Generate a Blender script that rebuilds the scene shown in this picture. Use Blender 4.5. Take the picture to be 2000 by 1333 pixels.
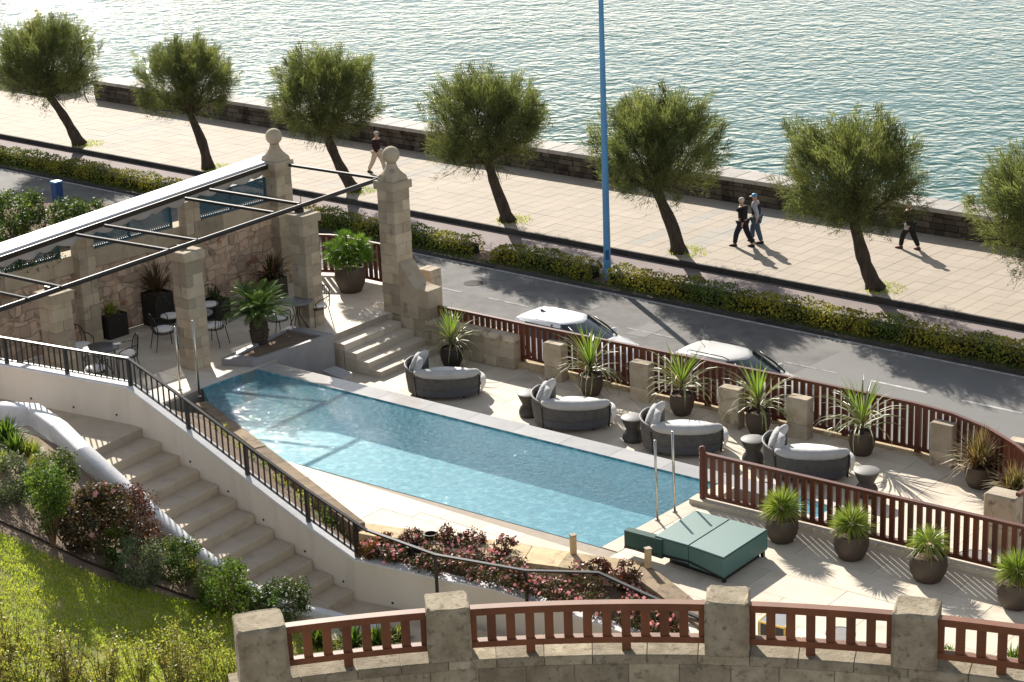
import bpy, bmesh, math, random
import numpy as np
from mathutils import Vector, Matrix, noise as mnoise

for _o in list(bpy.data.objects):
    bpy.data.objects.remove(_o, do_unlink=True)
S = bpy.context.scene
COL = S.collection
rnd = random.Random(11)
nrs = np.random.RandomState(5)
R = math.radians

# ------------------------------------------------------------------ camera
CAM_H, CAM_F, CAM_P, CAM_R = 15.0, 4000.0, R(18.3), R(2.3)
cam_d = bpy.data.cameras.new('camera')
cam = bpy.data.objects.new('camera', cam_d)
COL.objects.link(cam)
cam_d.sensor_width = 36.0
cam_d.lens = CAM_F / 2000 * 36.0
cam_d.clip_start, cam_d.clip_end = 0.5, 6000
cam.matrix_world = Matrix.Translation((0, 0, CAM_H)) @ Matrix.Rotation(math.pi / 2 - CAM_P, 4, 'X') @ Matrix.Rotation(-CAM_R, 4, 'Z')
S.camera = cam

# ------------------------------------------------------------------ light
SUN_EL, SUN_AZ = R(30.0), R(-15.6)          # azimuth measured clockwise from +Y
w = bpy.data.worlds.new('World'); S.world = w; w.use_nodes = True
wn = w.node_tree.nodes; wl = w.node_tree.links
for n in list(wn): wn.remove(n)
sky = wn.new('ShaderNodeTexSky'); sky.sky_type = 'NISHITA'; sky.sun_disc = False
sky.sun_elevation = SUN_EL; sky.sun_rotation = SUN_AZ
sky.air_density = 1.0; sky.dust_density = 0.4; sky.ozone_density = 1.0
bg = wn.new('ShaderNodeBackground'); bg.inputs['Strength'].default_value = 0.094
wo = wn.new('ShaderNodeOutputWorld')
hs_ = wn.new('ShaderNodeHueSaturation'); hs_.inputs['Saturation'].default_value = 0.40
wl.new(sky.outputs[0], hs_.inputs['Color']); wl.new(hs_.outputs[0], bg.inputs[0]); wl.new(bg.outputs[0], wo.inputs[0])
sun_d = bpy.data.lights.new('sun', 'SUN'); sun = bpy.data.objects.new('sun', sun_d); COL.objects.link(sun)
sun_d.energy = 5.0; sun_d.angle = R(0.53); sun_d.color = (1.0, 0.93, 0.83)
sdir = Vector((math.sin(SUN_AZ) * math.cos(SUN_EL), math.cos(SUN_AZ) * math.cos(SUN_EL), math.sin(SUN_EL)))
sun.rotation_euler = sdir.to_track_quat('Z', 'Y').to_euler(); sun.location = sdir * 60
S.view_settings.view_transform = 'Standard'; S.view_settings.look = 'None'
S.view_settings.exposure = 0.76; S.view_settings.gamma = 1.0; S.view_settings.use_curve_mapping = False
S.cycles.max_bounces = 6; S.cycles.transparent_max_bounces = 12
S.cycles.use_denoising = True

# ------------------------------------------------------------------ surveying: where a sight line meets a real plane
_cp, _sp, _cr, _sr = math.cos(CAM_P), math.sin(CAM_P), math.cos(CAM_R), math.sin(CAM_R)
def ray(x, y):
    u, v = (x - 1000) / CAM_F, (y - 666.5) / CAM_F
    u2, v2 = u * _cr - v * _sr, u * _sr + v * _cr
    return Vector((u2, _cp - v2 * _sp, -_sp - v2 * _cp))
def at(x, y, z=0.0):
    d = ray(x, y); return Vector((0, 0, CAM_H)) + d * ((z - CAM_H) / d.z)
def atp(x, y, p0, n):
    d = ray(x, y); o = Vector((0, 0, CAM_H)); return o + d * ((Vector(p0) - o).dot(n) / d.dot(n))
def atv(x, y, A, B):                        # on the upright plane over the line A-B
    n = Vector((-(B[1] - A[1]), B[0] - A[0], 0)); return atp(x, y, (A[0], A[1], 0), n)
def proj(P):
    X, Y, Z = P[0], P[1], P[2] - CAM_H
    dep = Y * _cp - Z * _sp; v2 = (-Y * _sp - Z * _cp) / dep; u2 = X / dep
    return 1000 + CAM_F * (u2 * _cr + v2 * _sr), 666.5 + CAM_F * (-u2 * _sr + v2 * _cr)
def shot(P):                                # seen in the photograph (with a margin)?
    x, y = proj(P); return -40 < x < 2040 and -30 < y < 1370
def V2(p): return (p[0], p[1])
def lerp(a, b, t): return a + (b - a) * t
UA = R(-38.6); U = Vector((math.cos(UA), math.sin(UA), 0)); V = Vector((-math.sin(UA), math.cos(UA), 0))
_k0, _k1 = at(0, 261, -5.0), at(2000, 633, -5.0)
RA = math.atan2(_k1.y - _k0.y, _k1.x - _k0.x); UR = Vector((math.cos(RA), math.sin(RA), 0)); VR = Vector((-math.sin(RA), math.cos(RA), 0))
Z1 = Vector((0, 0, 1))

# ------------------------------------------------------------------ materials
MATS = {}
def nmat(name):
    m = bpy.data.materials.new(name); m.use_nodes = True
    nt = m.node_tree
    for n in list(nt.nodes): nt.nodes.remove(n)
    MATS[name] = m
    return m, nt.nodes, nt.links
def _col(c): return (c[0], c[1], c[2], 1)
def base_color(N, L, c1, c2, scale, tint=0.3, rand=0.0, detail=6, c3=None, s3=1.0, th3=0.6, aniso=None):
    g = N.new('ShaderNodeNewGeometry'); vec = g.outputs['Position']
    if aniso:
        mp = N.new('ShaderNodeMapping'); mp.inputs['Scale'].default_value = aniso[:3]
        mp.inputs['Rotation'].default_value = (0, 0, aniso[3] if len(aniso) > 3 else 0)
        L.new(vec, mp.inputs[0]); vec = mp.outputs[0]
    t = N.new('ShaderNodeTexNoise'); t.inputs['Scale'].default_value = scale; t.inputs['Detail'].default_value = detail
    t.inputs['Roughness'].default_value = 0.62
    L.new(vec, t.inputs['Vector'])
    r = N.new('ShaderNodeMapRange'); r.inputs[1].default_value = 0.36; r.inputs[2].default_value = 0.64
    L.new(t.outputs[0], r.inputs[0])
    mx = N.new('ShaderNodeMix'); mx.data_type = 'RGBA'
    mx.inputs[6].default_value = _col(c1); mx.inputs[7].default_value = _col(c2)
    L.new(r.outputs[0], mx.inputs[0]); col = mx.outputs[2]
    if c3 is not None:
        t3 = N.new('ShaderNodeTexNoise'); t3.inputs['Scale'].default_value = s3; t3.inputs['Detail'].default_value = 5
        L.new(vec, t3.inputs['Vector'])
        r3 = N.new('ShaderNodeMapRange'); r3.inputs[1].default_value = th3 - .05; r3.inputs[2].default_value = th3 + .08
        L.new(t3.outputs[0], r3.inputs[0])
        m3 = N.new('ShaderNodeMix'); m3.data_type = 'RGBA'; L.new(r3.outputs[0], m3.inputs[0])
        L.new(col, m3.inputs[6]); m3.inputs[7].default_value = _col(c3); col = m3.outputs[2]
    a = N.new('ShaderNodeAttribute'); a.attribute_name = 'tint'
    k = N.new('ShaderNodeMath'); k.operation = 'MULTIPLY_ADD'; k.inputs[1].default_value = tint; k.inputs[2].default_value = 1.0
    L.new(a.outputs['Fac'], k.inputs[0]); val = k.outputs[0]
    if rand:
        oi = N.new('ShaderNodeObjectInfo')
        k2 = N.new('ShaderNodeMath'); k2.operation = 'MULTIPLY_ADD'; k2.inputs[1].default_value = 2 * rand; k2.inputs[2].default_value = 1 - rand
        L.new(oi.outputs['Random'], k2.inputs[0])
        k3 = N.new('ShaderNodeMath'); k3.operation = 'MULTIPLY'; L.new(val, k3.inputs[0]); L.new(k2.outputs[0], k3.inputs[1]); val = k3.outputs[0]
    vm = N.new('ShaderNodeVectorMath'); vm.operation = 'SCALE'; L.new(col, vm.inputs[0]); L.new(val, vm.inputs['Scale'])
    return vm.outputs[0], vec
def mat(name, c1, c2=None, scale=3, rough=0.75, bump=0.25, bscale=None, bdist=0.02, tint=0.3, rand=0.0, metal=0.0, spec=0.4, detail=6, **kw):
    m, N, L = nmat(name)
    c2 = c2 or tuple(x * .8 for x in c1)
    col, vec = base_color(N, L, c1, c2, scale, tint, rand, detail, **kw)
    p = N.new('ShaderNodeBsdfPrincipled'); p.inputs['Roughness'].default_value = rough; p.inputs['Metallic'].default_value = metal
    p.inputs['Specular IOR Level'].default_value = spec
    L.new(col, p.inputs['Base Color'])
    if bump:
        t = N.new('ShaderNodeTexNoise'); t.inputs['Scale'].default_value = bscale or scale * 6; t.inputs['Detail'].default_value = 5
        t.inputs['Roughness'].default_value = 0.65
        L.new(vec, t.inputs['Vector'])
        b = N.new('ShaderNodeBump'); b.inputs['Strength'].default_value = bump; b.inputs['Distance'].default_value = bdist
        L.new(t.outputs[0], b.inputs['Height']); L.new(b.outputs[0], p.inputs['Normal'])
    o = N.new('ShaderNodeOutputMaterial'); L.new(p.outputs[0], o.inputs[0])
    return m
def leafmat(name, c1, c2, scale=1.2, trans=0.4, tint=0.45, rough=0.5, rand=0.08, spec=0.35, tcol=None):
    m, N, L = nmat(name)
    col, vec = base_color(N, L, c1, c2, scale, tint, rand)
    p = N.new('ShaderNodeBsdfPrincipled'); p.inputs['Roughness'].default_value = rough; p.inputs['Specular IOR Level'].default_value = spec
    L.new(col, p.inputs['Base Color'])
    tr = N.new('ShaderNodeBsdfTranslucent')
    g = N.new('ShaderNodeMix'); g.data_type = 'RGBA'; g.blend_type = 'MULTIPLY'; g.inputs[0].default_value = 1
    L.new(col, g.inputs[6]); g.inputs[7].default_value = _col(tcol or (1.25, 1.2, .6))
    L.new(g.outputs[2], tr.inputs[0])
    mx = N.new('ShaderNodeMixShader'); mx.inputs[0].default_value = trans
    L.new(p.outputs[0], mx.inputs[1]); L.new(tr.outputs[0], mx.inputs[2])
    o = N.new('ShaderNodeOutputMaterial'); L.new(mx.outputs[0], o.inputs[0])
    return m

M = {}
M['stone']   = mat('limestone', (.50, .43, .33), (.37, .30, .21), 2.6, .9, .5, 22, .02, tint=.32, c3=(.16, .135, .10), s3=3.2, th3=.63)
M['stone_pl'] = mat('pillar_stone', (.43, .365, .27), (.35, .285, .20), 2.2, .9, .4, 26, .015, tint=.24, c3=(.25, .215, .17), s3=4.0, th3=.64)
M['stone_fg'] = mat('weathered_stone', (.37, .315, .225), (.23, .19, .125), 4.2, .93, .7, 30, .02, tint=.25, c3=(.18, .155, .105), s3=13, th3=.6)
M['sand']    = mat('sandstone', (.56, .44, .27), (.44, .33, .19), 3.0, .92, .6, 24, .02, tint=.22, c3=(.30, .24, .16), s3=6, th3=.62)
M['brownst'] = mat('brown_stone', (.27, .20, .13), (.19, .14, .09), 3.2, .92, .6, 24, .02, tint=.25, c3=(.12, .10, .07), s3=5, th3=.6)
M['rubble']  = mat('rubble_stone', (.50, .36, .26), (.42, .32, .24), 2.6, .92, .7, 16, .03, tint=.28, c3=(.24, .125, .075), s3=3.5, th3=.6)
M['mortar']  = mat('mortar', (.40, .35, .28), (.33, .28, .22), 3, .95, .4, 20, .015)
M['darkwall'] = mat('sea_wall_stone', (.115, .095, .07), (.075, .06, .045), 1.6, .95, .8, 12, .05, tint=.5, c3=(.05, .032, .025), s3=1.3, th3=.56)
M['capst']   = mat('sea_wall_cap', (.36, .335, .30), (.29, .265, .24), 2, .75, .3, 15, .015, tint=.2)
M['deck']    = mat('deck_stone', (.64, .565, .46), (.57, .495, .39), 1.6, .7, .12, 14, .006, tint=.12, c3=(.50, .42, .32), s3=1.1, th3=.64)
M['joint']   = mat('joint', (.42, .36, .29), (.36, .31, .25), 4, .95, .2)
M['coping']  = mat('pool_coping', (.60, .55, .50), (.52, .47, .42), 2, .5, .08, 12, .004, tint=.1)
M['coping_w'] = mat('pool_coping_warm', (.60, .49, .38), (.52, .42, .32), 2, .65, .08, 12, .004, tint=.1)
M['coping_wet'] = mat('wet_stone', (.40, .385, .37), (.33, .315, .30), 2.5, .22, .05, 9, .004, tint=.08, spec=.55)
M['greyst']  = mat('grey_cladding', (.30, .295, .30), (.25, .245, .25), 2, .55, .08, 12, .004, tint=.1)
M['white']   = mat('white_render', (.79, .705, .60), (.735, .65, .545), .9, .88, .35, 22, .005, tint=.05, c3=(.69, .61, .51), s3=2.2, th3=.6, aniso=(1, 1, .22))
M['whitecap'] = mat('white_cap', (.80, .79, .78), (.68, .68, .69), 3, .8, .5, 20, .012, tint=.08)
M['stair']   = mat('stair_stone', (.53, .445, .34), (.47, .39, .29), 2.2, .82, .22, 20, .008, tint=.05, c3=(.41, .34, .25), s3=2.0, th3=.63)
M['prom']    = mat('promenade_slab', (.395, .335, .265), (.36, .305, .24), .6, .8, .12, 18, .006, tint=.07)
M['promband'] = mat('promenade_band', (.345, .315, .27), (.32, .29, .25), .9, .8, .12, 18, .006, tint=.07)
M['promjoint'] = mat('promenade_joint', (.29, .25, .205), None, 3, .95, .1)
M['kerb']    = mat('kerb_stone', (.06, .055, .05), (.04, .037, .034), 3, .9, .3, tint=.3)
M['path']    = mat('cycle_path', (.235, .19, .18), (.20, .16, .155), 1.0, .85, .25, 40, .006)
M['asphalt'] = mat('asphalt', (.155, .15, .142), (.105, .101, .096), 1.6, .85, .6, 45, .012, detail=10, c3=(.175, .17, .16), s3=.45, th3=.56)
M['asphalt2'] = mat('asphalt_new', (.165, .162, .157), (.15, .147, .142), .8, .8, .4, 60, .006)
M['paint']   = mat('road_paint', (.50, .495, .48), (.27, .265, .26), 5, .7, .2, 30, .004)
M['paint_worn'] = mat('worn_road_paint', (.30, .295, .285), (.13, .127, .12), 6, .8, .2, 30, .004)
M['pave']    = mat('pavement', (.52, .50, .47), (.44, .42, .39), 1.2, .85, .2)
M['soil']    = mat('soil', (.23, .165, .115), (.155, .108, .075), 3, .98, .9, 26, .05)
M['bedsoil'] = mat('bed_soil', (.33, .245, .18), (.245, .18, .13), 2.2, .98, .8, 30, .04)
M['bark']    = mat('tamarisk_bark', (.095, .07, .05), (.045, .034, .026), 7, .95, 1.0, 13, .12, aniso=(1, 1, .3))
M['twig']    = mat('twig', (.20, .135, .07), (.13, .085, .05), 8, .9, .3)
M['black']   = mat('black_metal', (.016, .0155, .015), (.011, .011, .011), 5, .38, .05, spec=.5)
M['bronze']  = mat('dark_bronze_pipe', (.016, .012, .010), (.012, .009, .008), 3, .38, .05, spec=.45)
M['ironwire'] = mat('wrought_iron', (.012, .012, .012), None, 5, .5, .05)
M['wood']    = mat('mahogany', (.135, .038, .017), (.095, .026, .012), 2.5, .42, .2, 12, .004, tint=.25, rand=.1, aniso=(1, 1, .25))
M['wood_fg'] = mat('mahogany_near', (.19, .066, .024), (.13, .042, .016), 3, .55, .2, 14, .004, tint=.2, rand=.08, aniso=(1, 1, .25))
M['timber']  = mat('pale_timber', (.60, .45, .25), (.50, .37, .20), 5, .8, .4, 30, .008)
M['steel']   = mat('steel', (.62, .59, .52), None, 4, .22, 0, metal=1.0)
M['pot']     = mat('bronze_pot', (.075, .055, .04), (.058, .043, .031), 3, .55, .15, 20, .004)
M['potdark'] = mat('black_pot', (.02, .017, .014), (.014, .012, .01), 3, .5, .1)
M['cushion'] = mat('white_cushion', (.74, .72, .69), (.70, .68, .65), 4, .95, .3, 60, .005)
M['pillow']  = mat('grey_pillow', (.47, .47, .465), (.41, .41, .405), 4, .95, .3, 60, .006)
M['weave']   = mat('dark_weave', (.10, .10, .096), (.07, .07, .068), 9, .7, .6, 70, .01)
M['weave2']  = mat('slate_weave', (.085, .09, .105), (.07, .075, .088), 9, .6, .5, 70, .01)
M['tabgrey'] = mat('table_top_grey', (.20, .195, .185), (.17, .165, .158), 5, .6, .1)
M['tabdark'] = mat('table_body', (.06, .055, .05), (.045, .042, .038), 6, .6, .4, 40, .008)
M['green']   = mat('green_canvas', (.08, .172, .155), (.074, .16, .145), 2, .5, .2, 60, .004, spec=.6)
M['greend']  = mat('green_canvas_shaded', (.035, .085, .075), (.03, .075, .066), 2, .8, .2, 60, .004)  # canvas green darkened, shade of the side painted into the colour; also piping
M['awning']  = mat('white_awning', (.74, .76, .80), (.68, .70, .74), 1.5, .55, .05)
M['valance'] = mat('awning_fabric', (.48, .46, .455), (.44, .42, .415), 2, .9, .1)
M['lattice'] = mat('teal_lattice', (.035, .105, .15), (.028, .085, .125), 6, .6, .2)
M['blue']    = mat('blue_paint', (.085, .27, .50), (.075, .24, .45), 2, .45, .05)
M['bluebin'] = mat('blue_bin', (.02, .07, .22), None, 2, .5, .05)
M['carpaint'] = mat('white_car_paint', (.74, .75, .77), (.72, .73, .75), 1, .18, 0, spec=.6)
M['carsilver'] = mat('silver_car_paint', (.60, .585, .55), (.57, .555, .52), 1, .28, 0, metal=.25, spec=.6)
M['carglass'] = mat('car_glass', (.012, .02, .028), None, 1, .06, 0, spec=.8)
M['rubber']  = mat('rubber', (.015, .015, .015), None, 5, .85, .1)
M['rim']     = mat('alloy', (.45, .45, .46), None, 4, .3, 0, metal=1)
M['redlamp'] = mat('red_lens', (.45, .03, .02), None, 4, .3, 0)
M['tile']    = mat('mosaic_painted_caustics', (.075, .235, .30), (.15, .35, .40), 6, .4, 0, tint=.45, detail=5, c3=(.30, .52, .55), s3=5.5, th3=.55)  # blue mosaic; paler spots imitate caustic light, painted into the tile colour
M['stoneblk'] = mat('stone_top_grey', (.20, .21, .23), (.16, .17, .19), 4, .5, .15)
M['gold']    = mat('brass_edge', (.75, .53, .16), None, 4, .3, 0, metal=.8)
M['skin']    = mat('skin', (.55, .33, .23), None, 4, .6, 0)
M['hairw']   = mat('white_hair', (.62, .58, .52), None, 20, .9, .4)
M['maroon']  = mat('maroon_cloth', (.035, .010, .012), None, 5, .9, .2)
M['beige']   = mat('beige_cloth', (.60, .50, .40), None, 5, .9, .2)
M['blackcl'] = mat('black_cloth', (.012, .011, .010), None, 5, .9, .2)
M['navy']    = mat('navy_cloth', (.012, .022, .060), None, 5, .85, .2)
M['jeans']   = mat('denim', (.07, .105, .16), None, 5, .9, .2)
M['darkjeans'] = mat('dark_trousers', (.012, .015, .028), None, 5, .9, .2)
M['greysl']  = mat('grey_sleeve', (.45, .47, .52), None, 5, .9, .2)
M['shoe']    = mat('shoe', (.02, .02, .025), None, 5, .8, .1)
M['shoebr']  = mat('brown_shoe', (.10, .03, .015), None, 5, .7, .1)
M['pipe']    = mat('irrigation_pipe', (.05, .028, .018), None, 5, .7, .1)
# leaves
M['tam']     = leafmat('tamarisk_leaf', (.20, .215, .092), (.105, .13, .062), .9, .54, .6, .7, .06, .12, tcol=(1.12, 1.15, .62))
M['hedge']   = leafmat('hedge_leaf', (.10, .15, .03), (.36, .31, .04), .55, .30, .5, .6, .05, .2)
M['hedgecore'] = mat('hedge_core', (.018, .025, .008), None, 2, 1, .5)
M['bush']    = leafmat('bush_leaf', (.05, .095, .024), (.10, .14, .04), 1.2, .42, .55, .5, .08, .25)
M['greybush'] = leafmat('grey_green_leaf', (.10, .135, .075), (.16, .19, .12), 2, .3, .5, .6, .06, .2)
M['lushbush'] = leafmat('lush_leaf', (.065, .135, .028), (.14, .20, .04), 2, .48, .55, .6, .06, .2)
M['yelgreen'] = leafmat('yellow_green_leaf', (.25, .33, .07), (.36, .38, .09), 2.5, .5, .5, .5, .06, .4)
M['olive']   = leafmat('olive_leaf', (.20, .23, .07), (.31, .28, .10), 2.5, .48, .55, .45, .06, .45)
M['redleaf'] = leafmat('red_leaf', (.13, .045, .028), (.075, .06, .028), 4, .3, .55, .4, .06, .5, tcol=(1.3, .8, .5))
M['pinkplant'] = leafmat('dark_flower_leaf', (.05, .06, .026), (.12, .07, .042), 5, .3, .6, .5, .05, .3)
M['orange']  = leafmat('orange_leaf', (.26, .105, .03), (.12, .115, .03), 5, .35, .55, .5, .05, .4, tcol=(1.3, .9, .5))
M['pink']    = leafmat('pink_petal', (.66, .22, .25), (.76, .42, .38), 9, .3, .35, .6, .05, .3, tcol=(1.1, .8, .8))
M['whitefl'] = leafmat('white_petal', (.70, .70, .62), (.62, .62, .52), 9, .3, .2, .6, .05, .3, tcol=(1, 1, .9))
M['cord']    = leafmat('strap_leaf', (.21, .235, .10), (.30, .30, .16), 2.5, .3, .45, .42, .12, .5)
M['cordgreen'] = leafmat('young_strap_leaf', (.16, .27, .045), (.22, .33, .06), 2.5, .4, .4, .4, .1, .5)
M['spiky']   = leafmat('spiky_leaf', (.20, .29, .06), (.29, .36, .085), 3, .35, .5, .4, .05, .5)
M['drytip']  = leafmat('dry_leaf', (.36, .28, .16), (.27, .20, .11), 3, .3, .4, .6, .05, .3)
M['sago']    = leafmat('palm_frond', (.055, .115, .022), (.10, .165, .03), 2, .3, .5, .4, .08, .5)
M['fanpalm'] = leafmat('fan_palm_leaf', (.095, .20, .025), (.15, .26, .035), 2, .35, .5, .42, .08, .45)
M['grass']   = leafmat('grass_blade', (.33, .44, .06), (.46, .50, .085), 1.0, .5, .4, .6, 0, .25)
M['lawnsoil'] = mat('lawn_ground', (.22, .27, .05), (.28, .26, .09), 1.6, .98, .6, 30, .03)
M['ornamental'] = leafmat('ornamental_grass', (.20, .19, .08), (.28, .20, .13), 3, .3, .5, .5, .05, .4)
M['ivy']     = leafmat('ivy_leaf', (.04, .075, .022), (.07, .10, .03), 2, .25, .6, .4, .05, .5)
M['verge']   = leafmat('verge_plant', (.06, .11, .02), (.10, .14, .03), 1.2, .3, .5, .5, .05, .3)

def water_mats():
    # sea: green-grey water under rippled reflections
    m, N, L = nmat('sea_water')
    g = N.new('ShaderNodeNewGeometry')
    mp = N.new('ShaderNodeMapping'); mp.inputs['Rotation'].default_value = (0, 0, R(8)); mp.inputs['Scale'].default_value = (.95, 1.05, 1)
    L.new(g.outputs['Position'], mp.inputs[0])
    hs = []
    for sc, det, wgt, dist in ((.35, 1, .34, .5), (1.1, 1, .46, .7), (2.7, 1, .14, .4)):
        t = N.new('ShaderNodeTexNoise'); t.inputs['Scale'].default_value = sc; t.inputs['Detail'].default_value = det
        t.inputs['Distortion'].default_value = dist; t.inputs['Roughness'].default_value = .55
        L.new(mp.outputs[0], t.inputs['Vector'])
        k = N.new('ShaderNodeMath'); k.operation = 'MULTIPLY'; k.inputs[1].default_value = wgt; L.new(t.outputs[0], k.inputs[0]); hs.append(k)
    a = N.new('ShaderNodeMath'); L.new(hs[0].outputs[0], a.inputs[0]); L.new(hs[1].outputs[0], a.inputs[1])
    b = N.new('ShaderNodeMath'); L.new(a.outputs[0], b.inputs[0]); L.new(hs[2].outputs[0], b.inputs[1])
    bp = N.new('ShaderNodeBump'); bp.inputs['Strength'].default_value = 1.0; bp.inputs['Distance'].default_value = .42
    gp = N.new('ShaderNodeTexNoise'); gp.inputs['Scale'].default_value = .035; gp.inputs['Detail'].default_value = 2; L.new(g.outputs['Position'], gp.inputs['Vector'])
    gm = N.new('ShaderNodeMapRange'); gm.inputs[1].default_value = .35; gm.inputs[2].default_value = .65; gm.inputs[3].default_value = .65; gm.inputs[4].default_value = 1.25; L.new(gp.outputs[0], gm.inputs[0])
    gk = N.new('ShaderNodeMath'); gk.operation = 'MULTIPLY'; L.new(b.outputs[0], gk.inputs[0]); L.new(gm.outputs[0], gk.inputs[1])
    L.new(gk.outputs[0], bp.inputs['Height'])
    p = N.new('ShaderNodeBsdfPrincipled'); p.inputs['Base Color'].default_value = (.034, .108, .092, 1)
    p.inputs['Roughness'].default_value = .03; p.inputs['IOR'].default_value = 1.33; p.inputs['Specular IOR Level'].default_value = .20
    L.new(bp.outputs[0], p.inputs['Normal'])
    o = N.new('ShaderNodeOutputMaterial'); L.new(p.outputs[0], o.inputs[0]); M['sea'] = m
    # pool: clear water, rippled
    m, N, L = nmat('pool_water')
    g = N.new('ShaderNodeNewGeometry')
    t = N.new('ShaderNodeTexNoise'); t.inputs['Scale'].default_value = 8.0; t.inputs['Detail'].default_value = 3; t.inputs['Distortion'].default_value = .8
    L.new(g.outputs['Position'], t.inputs['Vector'])
    bp = N.new('ShaderNodeBump'); bp.inputs['Strength'].default_value = .6; bp.inputs['Distance'].default_value = .036
    L.new(t.outputs[0], bp.inputs['Height'])
    fr = N.new('ShaderNodeLayerWeight'); fr.inputs['Blend'].default_value = .5; L.new(bp.outputs[0], fr.inputs['Normal'])
    pw = N.new('ShaderNodeMath'); pw.operation = 'POWER'; pw.inputs[1].default_value = 5; L.new(fr.outputs['Facing'], pw.inputs[0])
    k = N.new('ShaderNodeMath'); k.operation = 'MULTIPLY_ADD'; k.inputs[1].default_value = .98; k.inputs[2].default_value = .02; k.use_clamp = True; L.new(pw.outputs[0], k.inputs[0])
    tr = N.new('ShaderNodeBsdfTransparent'); tr.inputs[0].default_value = (.80, .95, .98, 1)
    gl = N.new('ShaderNodeBsdfGlossy'); gl.inputs['Roughness'].default_value = .03; L.new(bp.outputs[0], gl.inputs['Normal'])
    df = N.new('ShaderNodeBsdfDiffuse'); df.inputs[0].default_value = (.13, .34, .43, 1)
    bd = N.new('ShaderNodeMixShader'); bd.inputs[0].default_value = .34; L.new(tr.outputs[0], bd.inputs[1]); L.new(df.outputs[0], bd.inputs[2])
    mx = N.new('ShaderNodeMixShader'); L.new(k.outputs[0], mx.inputs[0]); L.new(bd.outputs[0], mx.inputs[1]); L.new(gl.outputs[0], mx.inputs[2])
    o = N.new('ShaderNodeOutputMaterial'); L.new(mx.outputs[0], o.inputs[0]); M['pool'] = m
    m, N, L = nmat('clear_glass')
    tr = N.new('ShaderNodeBsdfTransparent'); tr.inputs[0].default_value = (.93, .97, .96, 1)
    gl = N.new('ShaderNodeBsdfGlossy'); gl.inputs['Roughness'].default_value = .02
    fr = N.new('ShaderNodeFresnel'); fr.inputs['IOR'].default_value = 1.4
    mx = N.new('ShaderNodeMixShader'); L.new(fr.outputs[0], mx.inputs[0]); L.new(tr.outputs[0], mx.inputs[1]); L.new(gl.outputs[0], mx.inputs[2])
    o = N.new('ShaderNodeOutputMaterial'); L.new(mx.outputs[0], o.inputs[0]); M['glass'] = m
water_mats()

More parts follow.
